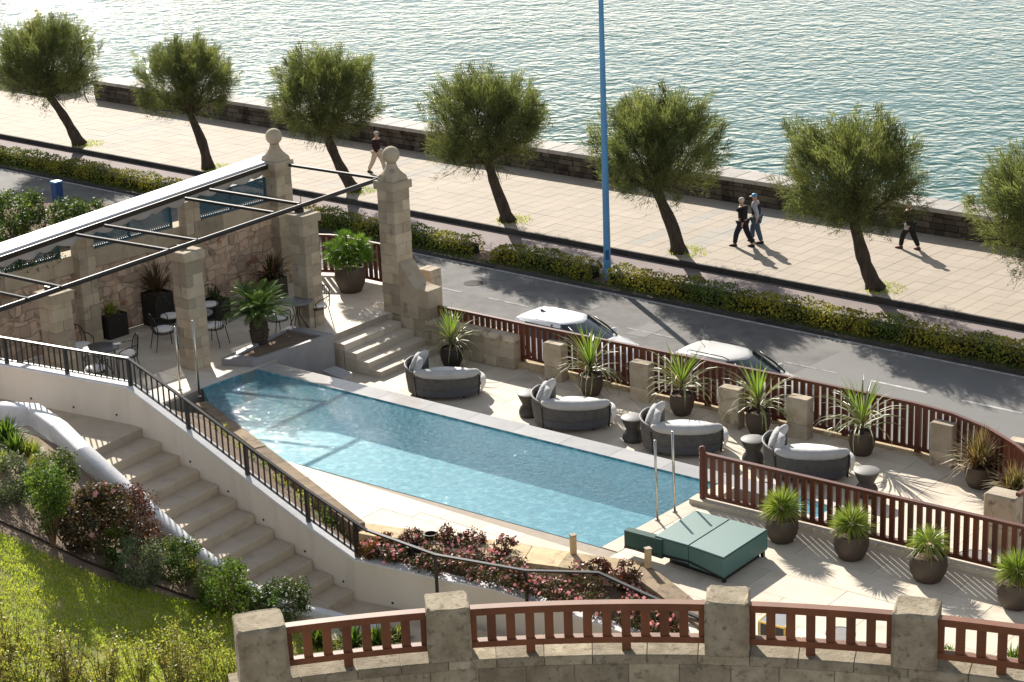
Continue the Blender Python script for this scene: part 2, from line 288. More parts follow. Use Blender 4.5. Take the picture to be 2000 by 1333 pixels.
# ------------------------------------------------------------------ objects
MW = {}                                     # world matrix of every empty, for parts written in world coordinates
def thing(name, label, cat, loc=(0, 0, 0), rz=0.0, group=None):
    o = bpy.data.objects.new(name, None); COL.objects.link(o); o.empty_display_size = .2
    o.location = loc; o.rotation_euler = (0, 0, rz)
    o['label'] = label; o['category'] = cat
    if group: o['group'] = group
    MW[o.name] = Matrix.Translation(loc) @ Matrix.Rotation(rz, 4, 'Z')
    return o
def tag(o, label=None, cat=None, group=None, kind=None):
    if label: o['label'] = label
    if cat: o['category'] = cat
    if group: o['group'] = group
    if kind: o['kind'] = kind
    return o
class MB:
    def __init__(s): s.v = []; s.f = []; s.t = []; s.tint = 0.0
    def add(s, vs, fs):
        n = len(s.v); s.v += [tuple(v) for v in vs]
        for f in fs: s.f.append(tuple(i + n for i in f)); s.t.append(s.tint)
        return s
    def obox(s, o, X, Y, Z):
        o, X, Y, Z = Vector(o), Vector(X), Vector(Y), Vector(Z)
        vs = [o, o + X, o + X + Y, o + Y, o + Z, o + X + Z, o + X + Y + Z, o + Y + Z]
        return s.add(vs, [(3, 2, 1, 0), (4, 5, 6, 7), (0, 1, 5, 4), (1, 2, 6, 5), (2, 3, 7, 6), (3, 0, 4, 7)])
    def box(s, c, sx, sy, sz, a=0.0):       # c is the centre of the base
        X = Vector((math.cos(a), math.sin(a), 0)); Y = Vector((-X.y, X.x, 0))
        return s.obox(Vector(c) - X * sx / 2 - Y * sy / 2, X * sx, Y * sy, Z1 * sz)
    def bbox(s, c, sx, sy, sz, a=0.0, b=.015):   # box with chamfered upright and top edges
        X = Vector((math.cos(a), math.sin(a), 0)); Y = Vector((-X.y, X.x, 0)); c = Vector(c)
        def ring(hx, hy, z, k):
            return [c + X * x + Y * y + Z1 * z for x, y in ((-hx + k, -hy), (hx - k, -hy), (hx, -hy + k), (hx, hy - k), (hx - k, hy), (-hx + k, hy), (-hx, hy - k), (-hx, -hy + k))]
        r0 = ring(sx / 2, sy / 2, 0, b); r1 = ring(sx / 2, sy / 2, sz - b, b); r2 = ring(sx / 2 - b, sy / 2 - b, sz, b)
        s.loft([r0, r1, r2], True, True); return s
    def loft(s, rings, cap0=True, cap1=True):
        n = len(rings[0]); vs = [p for r in rings for p in r]; fs = []
        for k in range(len(rings) - 1):
            for i in range(n):
                j = (i + 1) % n; fs.append((k * n + i, k * n + j, (k + 1) * n + j, (k + 1) * n + i))
        if cap0: fs.append(tuple(range(n - 1, -1, -1)))
        if cap1: fs.append(tuple((len(rings) - 1) * n + i for i in range(n)))
        return s.add(vs, fs)
    def prism(s, poly, z0, z1):             # poly: xy (or xyz ignored z), z's may be lists
        n = len(poly)
        a = z0 if isinstance(z0, (list, tuple)) else [z0] * n; b = z1 if isinstance(z1, (list, tuple)) else [z1] * n
        ar = sum(poly[i][0] * poly[(i + 1) % n][1] - poly[(i + 1) % n][0] * poly[i][1] for i in range(n))
        if ar < 0: poly = poly[::-1]; a = a[::-1]; b = b[::-1]
        return s.loft([[(p[0], p[1], a[i]) for i, p in enumerate(poly)], [(p[0], p[1], b[i]) for i, p in enumerate(poly)]])
    def tube(s, pts, r, n=6, cap=True):
        pts = [Vector(p) for p in pts]; m = len(pts); rs = r if isinstance(r, (list, tuple)) else [r] * m
        rings = []; ref = None
        for i in range(m):
            d = (pts[min(i + 1, m - 1)] - pts[max(i - 1, 0)])
            if d.length < 1e-9: d = Vector((0, 0, 1))
            d.normalize()
            if ref is None: ref = Vector((1, 0, 0)) if abs(d.x) < .8 else Vector((0, 1, 0))
            x = (ref - d * ref.dot(d))
            if x.length < 1e-6: x = d.orthogonal()
            x.normalize(); y = d.cross(x); ref = x
            rings.append([pts[i] + (x * math.cos(2 * math.pi * k / n) + y * math.sin(2 * math.pi * k / n)) * rs[i] for k in range(n)])
        return s.loft(rings, cap, cap)
    def sweep(s, pts, wid, h, cap=True):    # box section along a path, the path being the middle of its base
        pts = [Vector(p) for p in pts]; rings = []
        m = len(pts)
        for i in range(m):
            d = pts[min(i + 1, m - 1)] - pts[max(i - 1, 0)]; d.z = 0; d.normalize(); y = Vector((-d.y, d.x, 0))
            rings.append([pts[i] - y * wid / 2, pts[i] + y * wid / 2, pts[i] + y * wid / 2 + Z1 * h, pts[i] - y * wid / 2 + Z1 * h])
        return s.loft(rings, cap, cap)
    def lathe(s, prof, c=(0, 0, 0), n=20, cap0=True, cap1=True, sx=1, sy=1):
        c = Vector(c)
        return s.loft([[c + Vector((r * sx * math.cos(2 * math.pi * k / n), r * sy * math.sin(2 * math.pi * k / n), z)) for k in range(n)] for r, z in prof], cap0, cap1)
    def sheet(s, rows):                     # grid of points
        n = len(rows[0]); vs = [p for r in rows for p in r]
        return s.add(vs, [(k * n + i, k * n + i + 1, (k + 1) * n + i + 1, (k + 1) * n + i) for k in range(len(rows) - 1) for i in range(n - 1)])
    def mesh(s, name, mw=None, smooth=False):
        me = bpy.data.meshes.new(name)
        vs = s.v
        if mw is not None:
            inv = mw.inverted(); vs = [tuple(inv @ Vector(v)) for v in vs]
        me.from_pydata(vs, [], s.f); me.update()
        a = me.attributes.new('tint', 'FLOAT', 'FACE'); a.data.foreach_set('value', s.t)
        if smooth: me.shade_smooth() if smooth is True else me.set_sharp_from_angle(angle=R(smooth)); 
        return me
    def build(s, name, m, parent=None, world=True, smooth=False, kind=None, origin=True):
        mw = None
        if parent is not None and world: mw = mw_of(parent)
        elif parent is None and origin and s.v:
            a = np.array(s.v); mw = Matrix.Translation(((a[:, 0].min() + a[:, 0].max()) / 2, (a[:, 1].min() + a[:, 1].max()) / 2, a[:, 2].min()))
        me = s.mesh(name, mw, smooth)
        o = bpy.data.objects.new(name, me); COL.objects.link(o)
        me.materials.append(M[m] if isinstance(m, str) else m)
        if parent is not None: o.parent = parent; MW[o.name] = mw_of(parent)
        elif mw is not None: o.matrix_world = mw; MW[o.name] = mw
        if kind: o['kind'] = kind
        return o
def mw_of(o): return MW.get(o.name, Matrix.Identity(4))
def part(name, me, parent, loc=(0, 0, 0), rot=(0, 0, 0), scale=(1, 1, 1)):   # a shared mesh placed under its thing (local coordinates)
    o = bpy.data.objects.new(name, me); COL.objects.link(o); o.parent = parent
    o.location = loc; o.rotation_euler = rot; o.scale = scale
    return o
def dup(root, loc, rz=None, label=None, group=None):
    def cp(o, par):
        c = o.copy(); COL.objects.link(c); c.parent = par
        for ch in KIDS.get(o.name, []): cp(ch, c)
        return c
    r = cp(root, None); r.location = loc
    if rz is not None: r.rotation_euler = (0, 0, rz)
    if label: r['label'] = label
    if group: r['group'] = group
    return r
KIDS = {}
def kids(root):                             # remember who belongs to a prototype before copying it
    for o in COL.objects:
        if o.parent is not None: KIDS.setdefault(o.parent.name, [])
    for o in COL.objects:
        if o.parent is not None and o not in KIDS[o.parent.name]: KIDS[o.parent.name].append(o)
def quads(name, P, m, tint=None, parent=None, kind=None, tri=False, origin=None):
    """P: (n,4,3) array of leaf quads in world coordinates"""
    n, k = P.shape[0], P.shape[1]
    P = P.astype(np.float32)
    mw = None
    if parent is not None: mw = mw_of(parent)
    elif origin is not None: mw = Matrix.Translation(origin)
    me = bpy.data.meshes.new(name)
    vs = P.reshape(-1, 3)
    if mw is not None:
        inv = np.array(mw.inverted()); vs = vs @ inv[:3, :3].T + inv[:3, 3]
    me.vertices.add(n * k); me.vertices.foreach_set('co', np.ascontiguousarray(vs, np.float32).ravel())
    me.loops.add(n * k); me.loops.foreach_set('vertex_index', np.arange(n * k, dtype=np.int32))
    me.polygons.add(n); me.polygons.foreach_set('loop_start', np.arange(0, n * k, k, dtype=np.int32))
    try: me.polygons.foreach_set('loop_total', np.full(n, k, np.int32))
    except Exception: pass
    me.update(calc_edges=True)
    a = me.attributes.new('tint', 'FLOAT', 'FACE')
    a.data.foreach_set('value', (tint if tint is not None else np.zeros(n)).astype(np.float32))
    me.materials.append(M[m] if isinstance(m, str) else m)
    if name is None: return me
    o = bpy.data.objects.new(name, me); COL.objects.link(o)
    if parent is not None: o.parent = parent
    elif mw is not None: o.matrix_world = mw; MW[o.name] = mw
    if kind: o['kind'] = kind
    return o
def unit(a): return a / np.maximum(np.linalg.norm(a, axis=-1, keepdims=True), 1e-9)
def blades(base, d, length, width, droop=0.0, rs=nrs):
    """thin rhombic leaves from base along d"""
    n = len(base); d = unit(d); side = unit(np.cross(d, rs.normal(size=(n, 3))))
    L_ = np.broadcast_to(np.asarray(length, float).reshape(-1, 1), (n, 1)); W_ = np.broadcast_to(np.asarray(width, float).reshape(-1, 1), (n, 1))
    tip = base + d * L_; tip[:, 2] -= (droop * L_)[:, 0]
    mid = base + d * L_ * .45
    return np.stack([base, mid + side * W_ / 2, tip, mid - side * W_ / 2], axis=1)
def leafcloud(centers, radii, per, size, rs, up=.35, asp=.55):
    """leaf quads scattered round clump centres"""
    c = np.repeat(centers, per, axis=0); n = len(c); r = np.repeat(radii, per)
    q = unit(rs.normal(size=(n, 3))) * (rs.uniform(size=(n, 1)) ** .45) * r[:, None]
    p = c + q
    nor = unit(rs.normal(size=(n, 3)) + unit(q) * .7 + np.array([0, 0, up]))
    a = unit(np.cross(nor, rs.normal(size=(n, 3)))); b = np.cross(nor, a)
    s = size * rs.uniform(.6, 1.3, size=(n, 1))
    P = np.stack([p - a * s * .5, p + b * s * asp * .5 + a * s * .05, p + a * s * .5, p - b * s * asp * .5 + a * s * .05], axis=1)
    ct = np.repeat(rs.uniform(-.6, .6, len(centers)), per)
    return P, np.clip(ct + rs.uniform(-.6, .6, n), -1, 1)
def clip_poly(poly, A, B):                  # keep the left side of A->B
    out = []
    n = len(poly)
    f = lambda p: (B[0] - A[0]) * (p[1] - A[1]) - (B[1] - A[1]) * (p[0] - A[0])
    for i in range(n):
        p, q = poly[i], poly[(i + 1) % n]; a, b = f(p), f(q)
        if a >= 0: out.append(p)
        if (a > 0 > b) or (a < 0 < b):
            t = a / (a - b); out.append((p[0] + (q[0] - p[0]) * t, p[1] + (q[1] - p[1]) * t))
    return out
def pave(parent, poly, z, X, sx, sy, gap, m, name='slab', stagger=.5, th=.04, limit=300, jit=.8, off=(0, 0), bandf=None, bandm=None, cellx=None):
    """slabs of sx by sy laid over poly (xy), X the direction of sx; the largest in view are parts, the rest one joined part"""
    X = Vector(X); Y = Vector((-X.y, X.x, 0)); o = Vector((off[0], off[1], 0))
    st = [((Vector((p[0], p[1], 0)) - o).dot(X), (Vector((p[0], p[1], 0)) - o).dot(Y)) for p in poly]
    ar = sum(st[i][0] * st[(i + 1) % len(st)][1] - st[(i + 1) % len(st)][0] * st[i][1] for i in range(len(st)))
    if ar < 0: st = st[::-1]
    x0, x1 = min(p[0] for p in st), max(p[0] for p in st); y0, y1 = min(p[1] for p in st), max(p[1] for p in st)
    cells = []
    for j in range(math.floor(y0 / sy), math.ceil(y1 / sy)):
        sh = stagger * sx * (j % 2)
        for i in range(math.floor((x0 - sh) / sx), math.ceil((x1 - sh) / sx)):
            a, b, c, d = i * sx + sh + gap / 2, (i + 1) * sx + sh - gap / 2, j * sy + gap / 2, (j + 1) * sy - gap / 2
            q = st
            for A, B in (((a, c), (b, c)), ((b, c), (b, d)), ((b, d), (a, d)), ((a, d), (a, c))):
                q = clip_poly(q, A, B)
                if len(q) < 3: break
            if len(q) < 3: continue
            arq = sum(q[k][0] * q[(k + 1) % len(q)][1] - q[(k + 1) % len(q)][0] * q[k][1] for k in range(len(q)))
            if arq < .004: continue
            W = [o + X * p[0] + Y * p[1] for p in q]
            cx = sum((p for p in W), Vector()) / len(W)
            cells.append((W, Vector((cx.x, cx.y, z)), rnd.uniform(-1, 1) * jit, rnd.uniform(-.003, .003), bool(bandf and bandf(cx))))
    vis = [c for c in cells if shot(c[1])]
    vis.sort(key=lambda c: (c[1] - cam.location).length)
    own = set(id(c) for c in vis[:limit])
    rest = {}
    for c in cells:
        mm = bandm if c[4] else m
        if id(c) in own: b = MB()
        else: b = rest.setdefault(mm, MB())
        b.tint = c[2]; b.prism([(p.x, p.y) for p in c[0]], z - th, z + c[3])
        if id(c) in own: b.build(name, mm, parent)
    for mm, b in rest.items(): b.build(name + '_field', mm, parent, kind='stuff')
    return len(cells)

# ================================================================== sea, promenade, road
ZP, ZR, ZL, ZS = -5.0, -5.2, -0.8, -7.6       # promenade, road, lounge terrace, sea
def struct(mb, name, m, **k): return tag(mb.build(name, m, **k), kind='structure')
def rdist(p): return (Vector(p) - K0).dot(VR), (Vector(p) - K0).dot(UR)
K0 = at(0, 261, ZP)
def rp(s, n, z=0.0):                         # s along the road, n towards the sea, from the kerb line
    q = K0 + UR * s + VR * n; return Vector((q.x, q.y, z))
WN = rdist(at(1307, 376, ZP))[0]             # foot of the sea wall
HN0 = rdist(at(1300, 584, ZR))[0]            # front foot of the hedge
EN = rdist(at(1300, 594.5, ZR))[0]           # white edge line
LN = rdist(at(1755, 755, ZR))[0]             # broken lane line
S0, S1 = -30, 75
rows = []
for yy in (84, 100, 130, 180, 260, 420, 800, 1600, 3600):
    rows.append([(x * (1 + yy / 400), yy - x * .9 if yy < 100 else yy, ZS) for x in np.linspace(-160, 160, 9)])
b = MB(); b.add([(-1500, 60, ZS), (1500, 60, ZS), (3500, 4500, ZS), (-3500, 4500, ZS)], [(0, 1, 2, 3)])
struct(b, 'sea', 'sea', origin=False)
b = MB(); b.add([(-400, -60, -9.4), (400, -60, -9.4), (400, 200, -9.4), (-400, 200, -9.4)], [(0, 1, 2, 3)])
struct(b, 'seabed', 'soil', origin=False)

# promenade base and its slabs
prom_poly = [V2(rp(S0, 0)), V2(rp(S1, 0)), V2(rp(S1, WN)), V2(rp(S0, WN))]
b = MB(); b.prism([V2(rp(S0, 0.02)), V2(rp(S1, 0.02)), V2(rp(S1, WN + .2)), V2(rp(S0, WN + .2))], -9, ZP - .012)
prom = struct(b, 'promenade', 'promjoint')
bs = [rdist(at(1382, 443, ZP))[1], rdist(at(830, 322, ZP))[1], rdist(at(245, 242, ZP))[1]]
bstep = bs[0] - bs[1]
def bandf(p):
    n, s = rdist(p)
    if .75 < n < 1.05: return True
    k = (s - bs[0]) / bstep; d = abs(s - bs[0] - round(k) * bstep)
    return .55 < d < 1.3 and n > 1.0
pave(prom, prom_poly, ZP, UR, .55, .72, .012, 'prom', name='paving_slab', stagger=0, off=(K0.x, K0.y), bandf=bandf, bandm='promband', th=.03)
# kerb between the promenade and the cycle path
b = MB()
for k in range(int(S0), int(S1)):
    b.tint = rnd.uniform(-1, 1); b.obox(rp(k + .005, -.09, ZR - .2), UR * .99, VR * .10, Z1 * (ZP - ZR + .2))
struct(b, 'kerb', 'kerb')
# ground under the road side, cycle path, verge and road
b = MB(); b.prism([V2(rp(S0, -.09)), V2(rp(S1, -.09)), V2(rp(S1, -60)), V2(rp(S0, -60))], -9, ZR - .03)
struct(b, 'ground', 'soil')
b = MB(); b.prism([V2(rp(S0, -.095)), V2(rp(S1, -.095)), V2(rp(S1, HN0 + 1.0)), V2(rp(S0, HN0 + 1.0))], ZR - .1, ZR)
struct(b, 'cycle_path', 'path')
b = MB(); b.prism([V2(rp(S0, HN0 + 1.0)), V2(rp(S1, HN0 + 1.0)), V2(rp(S1, HN0 - .28)), V2(rp(S0, HN0 - .28))], ZR - .1, ZR + .07)
struct(b, 'verge', 'soil')
b = MB()
for k in range(int(S0), int(S1)):
    b.tint = rnd.uniform(-1, 1); b.obox(rp(k + .005, HN0 - .42, ZR - .1), UR * .99, VR * .14, Z1 * .2)
struct(b, 'road_kerb', 'kerb')
ROADN = HN0 - .42
CARN = rdist(at(1092, 616, ZR + 1.46))[0]        # middle line of the parked cars
NEARK = CARN - 1.35                          # near kerb
b = MB(); b.prism([V2(rp(S0, ROADN)), V2(rp(S1, ROADN)), V2(rp(S1, NEARK)), V2(rp(S0, NEARK))], ZR - .1, ZR - .012)
road = struct(b, 'road', 'asphalt')
# newer surfacing right of the diagonal joint
j0, j1 = rdist(at(1682, 667, ZR)), rdist(at(1540, 735, ZR))
dj = (j1[1] - j0[1]) / (j1[0] - j0[0])
b = MB(); b.prism([V2(rp(j0[1] + dj * (ROADN - j0[0]), ROADN)), V2(rp(S1, ROADN)), V2(rp(S1, NEARK)), V2(rp(j0[1] + dj * (NEARK - j0[0]), NEARK))], ZR - .09, ZR - .008)
b.build('resurfaced_patch', 'asphalt2', road)
for (s_, n_, l_, w_) in ((rdist(at(1010, 575, ZR))[1], LN + .9, 3.2, .5), (rdist(at(1250, 640, ZR))[1], LN - .5, .7, 1.6), (rdist(at(950, 530, ZR))[1], LN + 1.7, 1.3, .9)):
    b = MB(); b.prism([V2(rp(s_, n_)), V2(rp(s_ + l_, n_ + .05)), V2(rp(s_ + l_, n_ + w_)), V2(rp(s_ - .04, n_ + w_))], ZR - .09, ZR - .006); b.build('tarmac_repair', 'asphalt2', road)
b = MB(); q = at(925, 553, ZR); b.lathe([(.34, -.03), (.34, -.002), (.31, -.001), (.02, -.001)], (q.x, q.y, ZR), 20); b.build('manhole_cover', 'kerb', road)
b = MB(); b.prism([V2(rp(S0, EN + .06)), V2(rp(S1, EN + .06)), V2(rp(S1, EN - .06)), V2(rp(S0, EN - .06))], ZR - .02, ZR - .003)
b.build('edge_line', 'paint', road)
sd = rdist(at(1700, 743, ZR))[1]; per = rdist(at(1878, 782, ZR))[1] - sd
for k in range(-14, 12):
    b = MB(); s_ = sd + k * per
    b.prism([V2(rp(s_, LN + .055)), V2(rp(s_ + per * .63, LN + .055)), V2(rp(s_ + per * .63, LN - .055)), V2(rp(s_, LN - .055))], ZR - .02, ZR - .003)
    if shot(rp(s_, LN, ZR)) or shot(rp(s_ + per, LN, ZR)): b.build('lane_dash', 'paint' if proj(rp(s_, LN, ZR))[0] > 1560 else 'paint_worn', road)
b = MB(); b.prism([V2(rp(S0, NEARK)), V2(rp(S1, NEARK)), V2(rp(S1, -60)), V2(rp(S0, -60))], ZR - .2, ZR + .12)
struct(b, 'pavement', 'pave')

# sea wall: rubble face, cap stones, an end beside the landing stage gap
def sea_wall(sa, sb, label):
    t = thing('sea_wall', label, 'wall', rp(sa, WN, ZP), 0, 'lengths of the sea wall')
    n0, th, h = WN, 1.15, .86
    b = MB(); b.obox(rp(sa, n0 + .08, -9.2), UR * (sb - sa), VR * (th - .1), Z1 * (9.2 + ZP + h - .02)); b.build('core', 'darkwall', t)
    stones = []
    z = ZP
    while z < ZP + h - .12:
        hh = min(rnd.uniform(.2, .3), ZP + h - z - .005); s_ = sa
        while s_ < sb - .05:
            l = min(rnd.uniform(.3, .75), sb - s_); stones.append((s_, l, z, hh)); s_ += l
        z += hh
    vis = [q for q in stones if shot(rp(q[0], n0, q[2]))]; vis.sort(key=lambda q: -q[0]); own = set(vis[:280]); rest = MB()
    for q in stones:
        bb = MB() if q in own else rest
        bb.tint = rnd.uniform(-1, 1); pr = rnd.uniform(0, .05)
        bb.obox(rp(q[0] + .012, n0 + .03 - pr, q[2] + .012), UR * (q[1] - .024), VR * .1, Z1 * (q[3] - .024))
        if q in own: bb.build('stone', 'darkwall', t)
    if rest.f: rest.build('stone_field', 'darkwall', t, kind='stuff')
    s_ = sa
    while s_ < sb - .01:
        l = min(1.02, sb - s_); b = MB(); b.tint = rnd.uniform(-1, 1)
        c = rp(s_ + l / 2, n0 + th / 2 - .03, ZP + h); b.bbox(c, l - .014, th + .14, .15 + rnd.uniform(0, .006), RA, .02)
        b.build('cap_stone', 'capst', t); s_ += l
    return t
SW0 = rdist(at(203, 191, ZP))[1]
sea_wall(SW0, SW0 + 62, 'long dark stone sea wall with pale cap running behind the row of trees')
sea_wall(SW0 - 20, SW0 - 2.6, 'short length of sea wall far off behind the first tree')
# landing-stage railing in the gap
t = thing('gangway_railing', 'thin mesh railing in the gap at the end of the sea wall', 'railing', rp(SW0 - 1.4, WN + .5, ZP))
for k in range(3):
    b = MB(); b.tube([rp(SW0 - 2.3 + k * 1.0, WN + .4, ZP), rp(SW0 - 2.3 + k * 1.0, WN + .4, ZP + 1.15)], .04, 6); b.build('post', 'capst', t)
b = MB()
for k in range(14): b.tube([rp(SW0 - 2.3 + k * .15, WN + .4, ZP + .1), rp(SW0 - 2.3 + k * .15, WN + .4, ZP + 1.05)], .012, 4)
for k in range(6): b.tube([rp(SW0 - 2.3, WN + .4, ZP + .1 + k * .19), rp(SW0 - .3, WN + .4, ZP + .1 + k * .19)], .012, 4)
b.build('mesh_panel', 'capst', t, kind='stuff')
b = MB(); b.obox(rp(SW0 - 2.4, WN - .1, ZP - .15), UR * 2.4, VR * 2.6, Z1 * .16); tag(b.build('landing_stage', 'promband'), kind='structure')

# ------------------------------------------------------------------ hedges
def hedge(s0, s1, label, seed, h=.58):
    rs = np.random.RandomState(seed); n0, n1 = HN0 - .02, HN0 + .82
    t = thing('hedge', label, 'hedge', rp((s0 + s1) / 2, (n0 + n1) / 2, ZR + .06), RA, 'clipped hedges along the road')
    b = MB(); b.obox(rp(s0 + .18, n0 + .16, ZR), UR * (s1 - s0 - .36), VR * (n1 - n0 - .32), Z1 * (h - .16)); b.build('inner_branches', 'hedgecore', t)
    L = s1 - s0; n = int(L * 620)
    s_ = rs.uniform(s0, s1, n); face = rs.uniform(size=n)
    nn = np.where(face < .42, rs.uniform(n0, n1, n), np.where(face < .82, n0 + rs.normal(0, .05, n), n1 + rs.normal(0, .05, n)))
    zz = np.where(face < .42, h + rs.normal(0, .035, n), h * rs.uniform(.02, 1, n) ** .8)
    wob = .07 * np.sin(s_ * 1.7 + seed) + .05 * np.sin(s_ * 4.1) + .04 * np.sin(s_ * 9 + 1)
    lump = .05 * np.sin(s_ * 2.3 + 2) * np.cos(nn * 5)
    e = np.minimum(s_ - s0, s1 - s_); rnde = np.clip(e / .35, 0, 1) ** .5
    zz = zz * (1 + wob * .9 + lump) * (.55 + .45 * rnde); nn = (n0 + n1) / 2 + (nn - (n0 + n1) / 2) * (.72 + .28 * rnde) + np.where(face < .82, wob * .6, 0)
    k0, u, v = np.array(K0), np.array(UR), np.array(VR)
    p = k0 + s_[:, None] * u + nn[:, None] * v; p[:, 2] = ZR + .05 + zz
    nor = np.where((face < .42)[:, None], [0, 0, 1.], np.where((face < .82)[:, None], -v, v)) + rs.normal(0, .75, (n, 3))
    nor = unit(nor); a = unit(np.cross(nor, rs.normal(size=(n, 3)))); bb = np.cross(nor, a); sz = rs.uniform(.055, .12, (n, 1))
    P = np.stack([p - a * sz * .5, p + bb * sz * .33, p + a * sz * .5, p - bb * sz * .33], 1)
    quads('foliage', P, 'hedge', np.clip(rs.normal(0, .55, n) + .3 * np.sin(s_ * 3.1), -1, 1), t, kind='stuff')
    # low weeds at its foot
    n = int(L * 110); s_ = rs.uniform(s0 - .4, s1 + .4, n); p = k0 + s_[:, None] * u + (n0 - rs.uniform(-.02, .26, n))[:, None] * v; p[:, 2] = ZR + .06
    d = np.array([0, 0, 1.]) + rs.normal(0, .6, (n, 3)); d[:, 2] = np.abs(d[:, 2])
    quads('foot_weeds', blades(p, d, rs.uniform(.06, .2, n), .035, .1, rs), 'verge', rs.uniform(-1, 1, n), t, kind='stuff')
    return t
hs = lambda x, y: rdist(at(x, y, ZR))[1]
hedge(hs(0, 330) - 8, hs(941, 500), 'long clipped hedge from the far left passing behind the pergola and stone pillars', 3)
hedge(hs(958, 514), hs(1176, 547), 'short clipped hedge ending at the foot of the blue lamp post', 4)
hedge(hs(1197, 552), hs(2000, 722) + 8, 'long clipped yellow-green hedge right of the blue lamp post', 5)

# ------------------------------------------------------------------ blue lamp post
LP = at(1187, 547, ZR)
t = thing('lamp_post', 'tall slender blue lamp post between two hedges beside the road', 'lamp post', (LP.x, LP.y, ZR + .05))
b = MB(); b.tube([(LP.x, LP.y, ZR + .3), (LP.x, LP.y, ZR + 5), (LP.x, LP.y, ZR + 14)], [.125, .105, .06], 16); b.build('pole', 'blue', t, smooth=40)
b = MB(); b.lathe([(.2, ZR + .02), (.2, ZR + .06), (.15, ZR + .09), (.145, ZR + .42), (.127, ZR + .45)], (LP.x, LP.y, 0), 16); b.build('base_collar', 'blue', t, smooth=40)
b = MB(); b.obox((LP.x - .06, LP.y - .137, ZR + .75), (.12, 0, 0), (0, .03, 0), (0, 0, .34)); b.build('hatch', 'bluebin', t)
for k in range(4):
    a = k * math.pi / 2 + .6; b = MB(); b.tube([(LP.x + .17 * math.cos(a), LP.y + .17 * math.sin(a), ZR + .06), (LP.x + .17 * math.cos(a), LP.y + .17 * math.sin(a), ZR + .12)], .018, 6); b.build('bolt', 'steel', t)
b = MB(); q = Vector((LP.x, LP.y, ZR + 13.9)); b.tube([q, q - VR * .8 + Z1 * .35, q - VR * 1.7 + Z1 * .45], .04, 8)
b.bbox(q - VR * 2.0 + Z1 * .4, .28, .7, .12, RA, .03); b.build('lamp_head', 'blue', t)

# ------------------------------------------------------------------ tamarisk trees
def bark_tube(pts, rad, n=9): return MB().tube(pts, rad, n)
def make_crown(seed):
    """limbs, twigs and feathery sprays of one tamarisk; local coordinates, the fork at the origin"""
    rs = np.random.RandomState(seed); limbs = MB(); tips = []; tdir = []
    for k in range(13):
        az = 2 * math.pi * (k + rs.uniform(-.3, .3)) / 13; el = rs.uniform(.42, 1.25) if k % 3 else rs.uniform(.95, 1.45)
        d = Vector((math.cos(az) * math.cos(el), math.sin(az) * math.cos(el), math.sin(el)))
        L = rs.uniform(1.5, 2.15) * (1.0 if el < 1 else 1.15); p = Vector((0, 0, 0)); pts = [p.copy()]; dd = d.copy()
        for i in range(6):
            dd = (dd + Vector(rs.normal(0, .16, 3)) + Z1 * .05).normalized(); p = p + dd * L / 6; pts.append(p.copy())
        limbs.tube(pts, [.085, .07, .055, .042, .03, .02, .01], 6)
        for i in range(1, 7):
            for j in range(3):
                bd = (dd * .5 + Vector(rs.normal(0, .75, 3)) + Z1 * .25).normalized(); q = pts[i].copy(); l2 = rs.uniform(.5, 1.15); tp = [q.copy()]
                for m_ in range(3):
                    bd = (bd + Vector(rs.normal(0, .18, 3)) + Z1 * .08).normalized(); q = q + bd * l2 / 3; tp.append(q.copy())
                limbs.tube(tp, [.022, .016, .011, .006], 4)
                for f in (1, 2, 3): tips.append(tp[f]); tdir.append(bd)
    # feathery plumes on an uneven, flat-bottomed dome
    n2 = 300; q = unit(rs.normal(size=(n2, 3))); q[:, 2] = np.where(q[:, 2] < -.55, -q[:, 2], q[:, 2]); rr = rs.uniform(.45, 1.0, (n2, 1)) ** .55
    lump = 1 + .16 * np.sin(q[:, :1] * 4 + seed) * np.cos(q[:, 1:2] * 5 - seed) + .12 * np.sin(q[:, 2:3] * 8 + q[:, :1] * 6)
    c = np.array([0, 0, .80]) + q * np.array([1.85, 1.85, 1.72]) * rr * lump
    axd = unit(q * np.array([.75, .75, .35]) + np.array([0, 0, .85]) + rs.normal(0, .16, (n2, 3)))
    per = 105; n = n2 * per; tt = rs.uniform(0, 1, (n, 1)); pl_len = np.repeat(rs.uniform(.45, .95, n2) * np.where(q[:, 2] > .5, 1.2, 1.0), per)[:, None]
    base = np.repeat(c, per, 0) + np.repeat(axd, per, 0) * tt * pl_len + rs.normal(0, .15, (n, 3)) * (1.1 - .75 * tt)
    d = unit(np.repeat(axd, per, 0) + rs.normal(0, .33, (n, 3))); L = rs.uniform(.16, .36, n)
    drp = np.repeat(np.where(q[:, 2] < .15, .45, .1), per)[:, None]
    B1 = blades(base, d, L, rs.uniform(.014, .026, n), drp, rs); t1 = np.repeat(rs.uniform(-.75, .75, n2), per) + rs.normal(0, .25, n)
    T = np.array([list(p) for p in tips]); D = np.array([list(p) for p in tdir]); keep = T[:, 2] > -.35; T, D = T[keep], D[keep]
    per = 13; n = len(T) * per
    base = np.repeat(T, per, 0) + rs.normal(0, .13, (n, 3)); d = unit(np.repeat(D, per, 0) + rs.normal(0, .4, (n, 3)) + np.array([0, 0, .2]))
    B2 = blades(base, d, rs.uniform(.15, .36, n), rs.uniform(.014, .024, n), .2, rs); t2 = np.repeat(rs.uniform(-.6, .6, len(T)), per) + rs.normal(0, .25, n)
    B = np.concatenate([B1, B2]); tint = np.clip(np.concatenate([t1, t2]), -1, 1)
    lm = limbs.mesh('limbs'); lm.materials.append(M['bark'])
    tmp = quads('tmp', B, 'tam', tint); cm = tmp.data; cm.name = 'crown'; bpy.data.objects.remove(tmp)
    return lm, cm
CROWNS = [make_crown(s) for s in (21, 22, 23)]
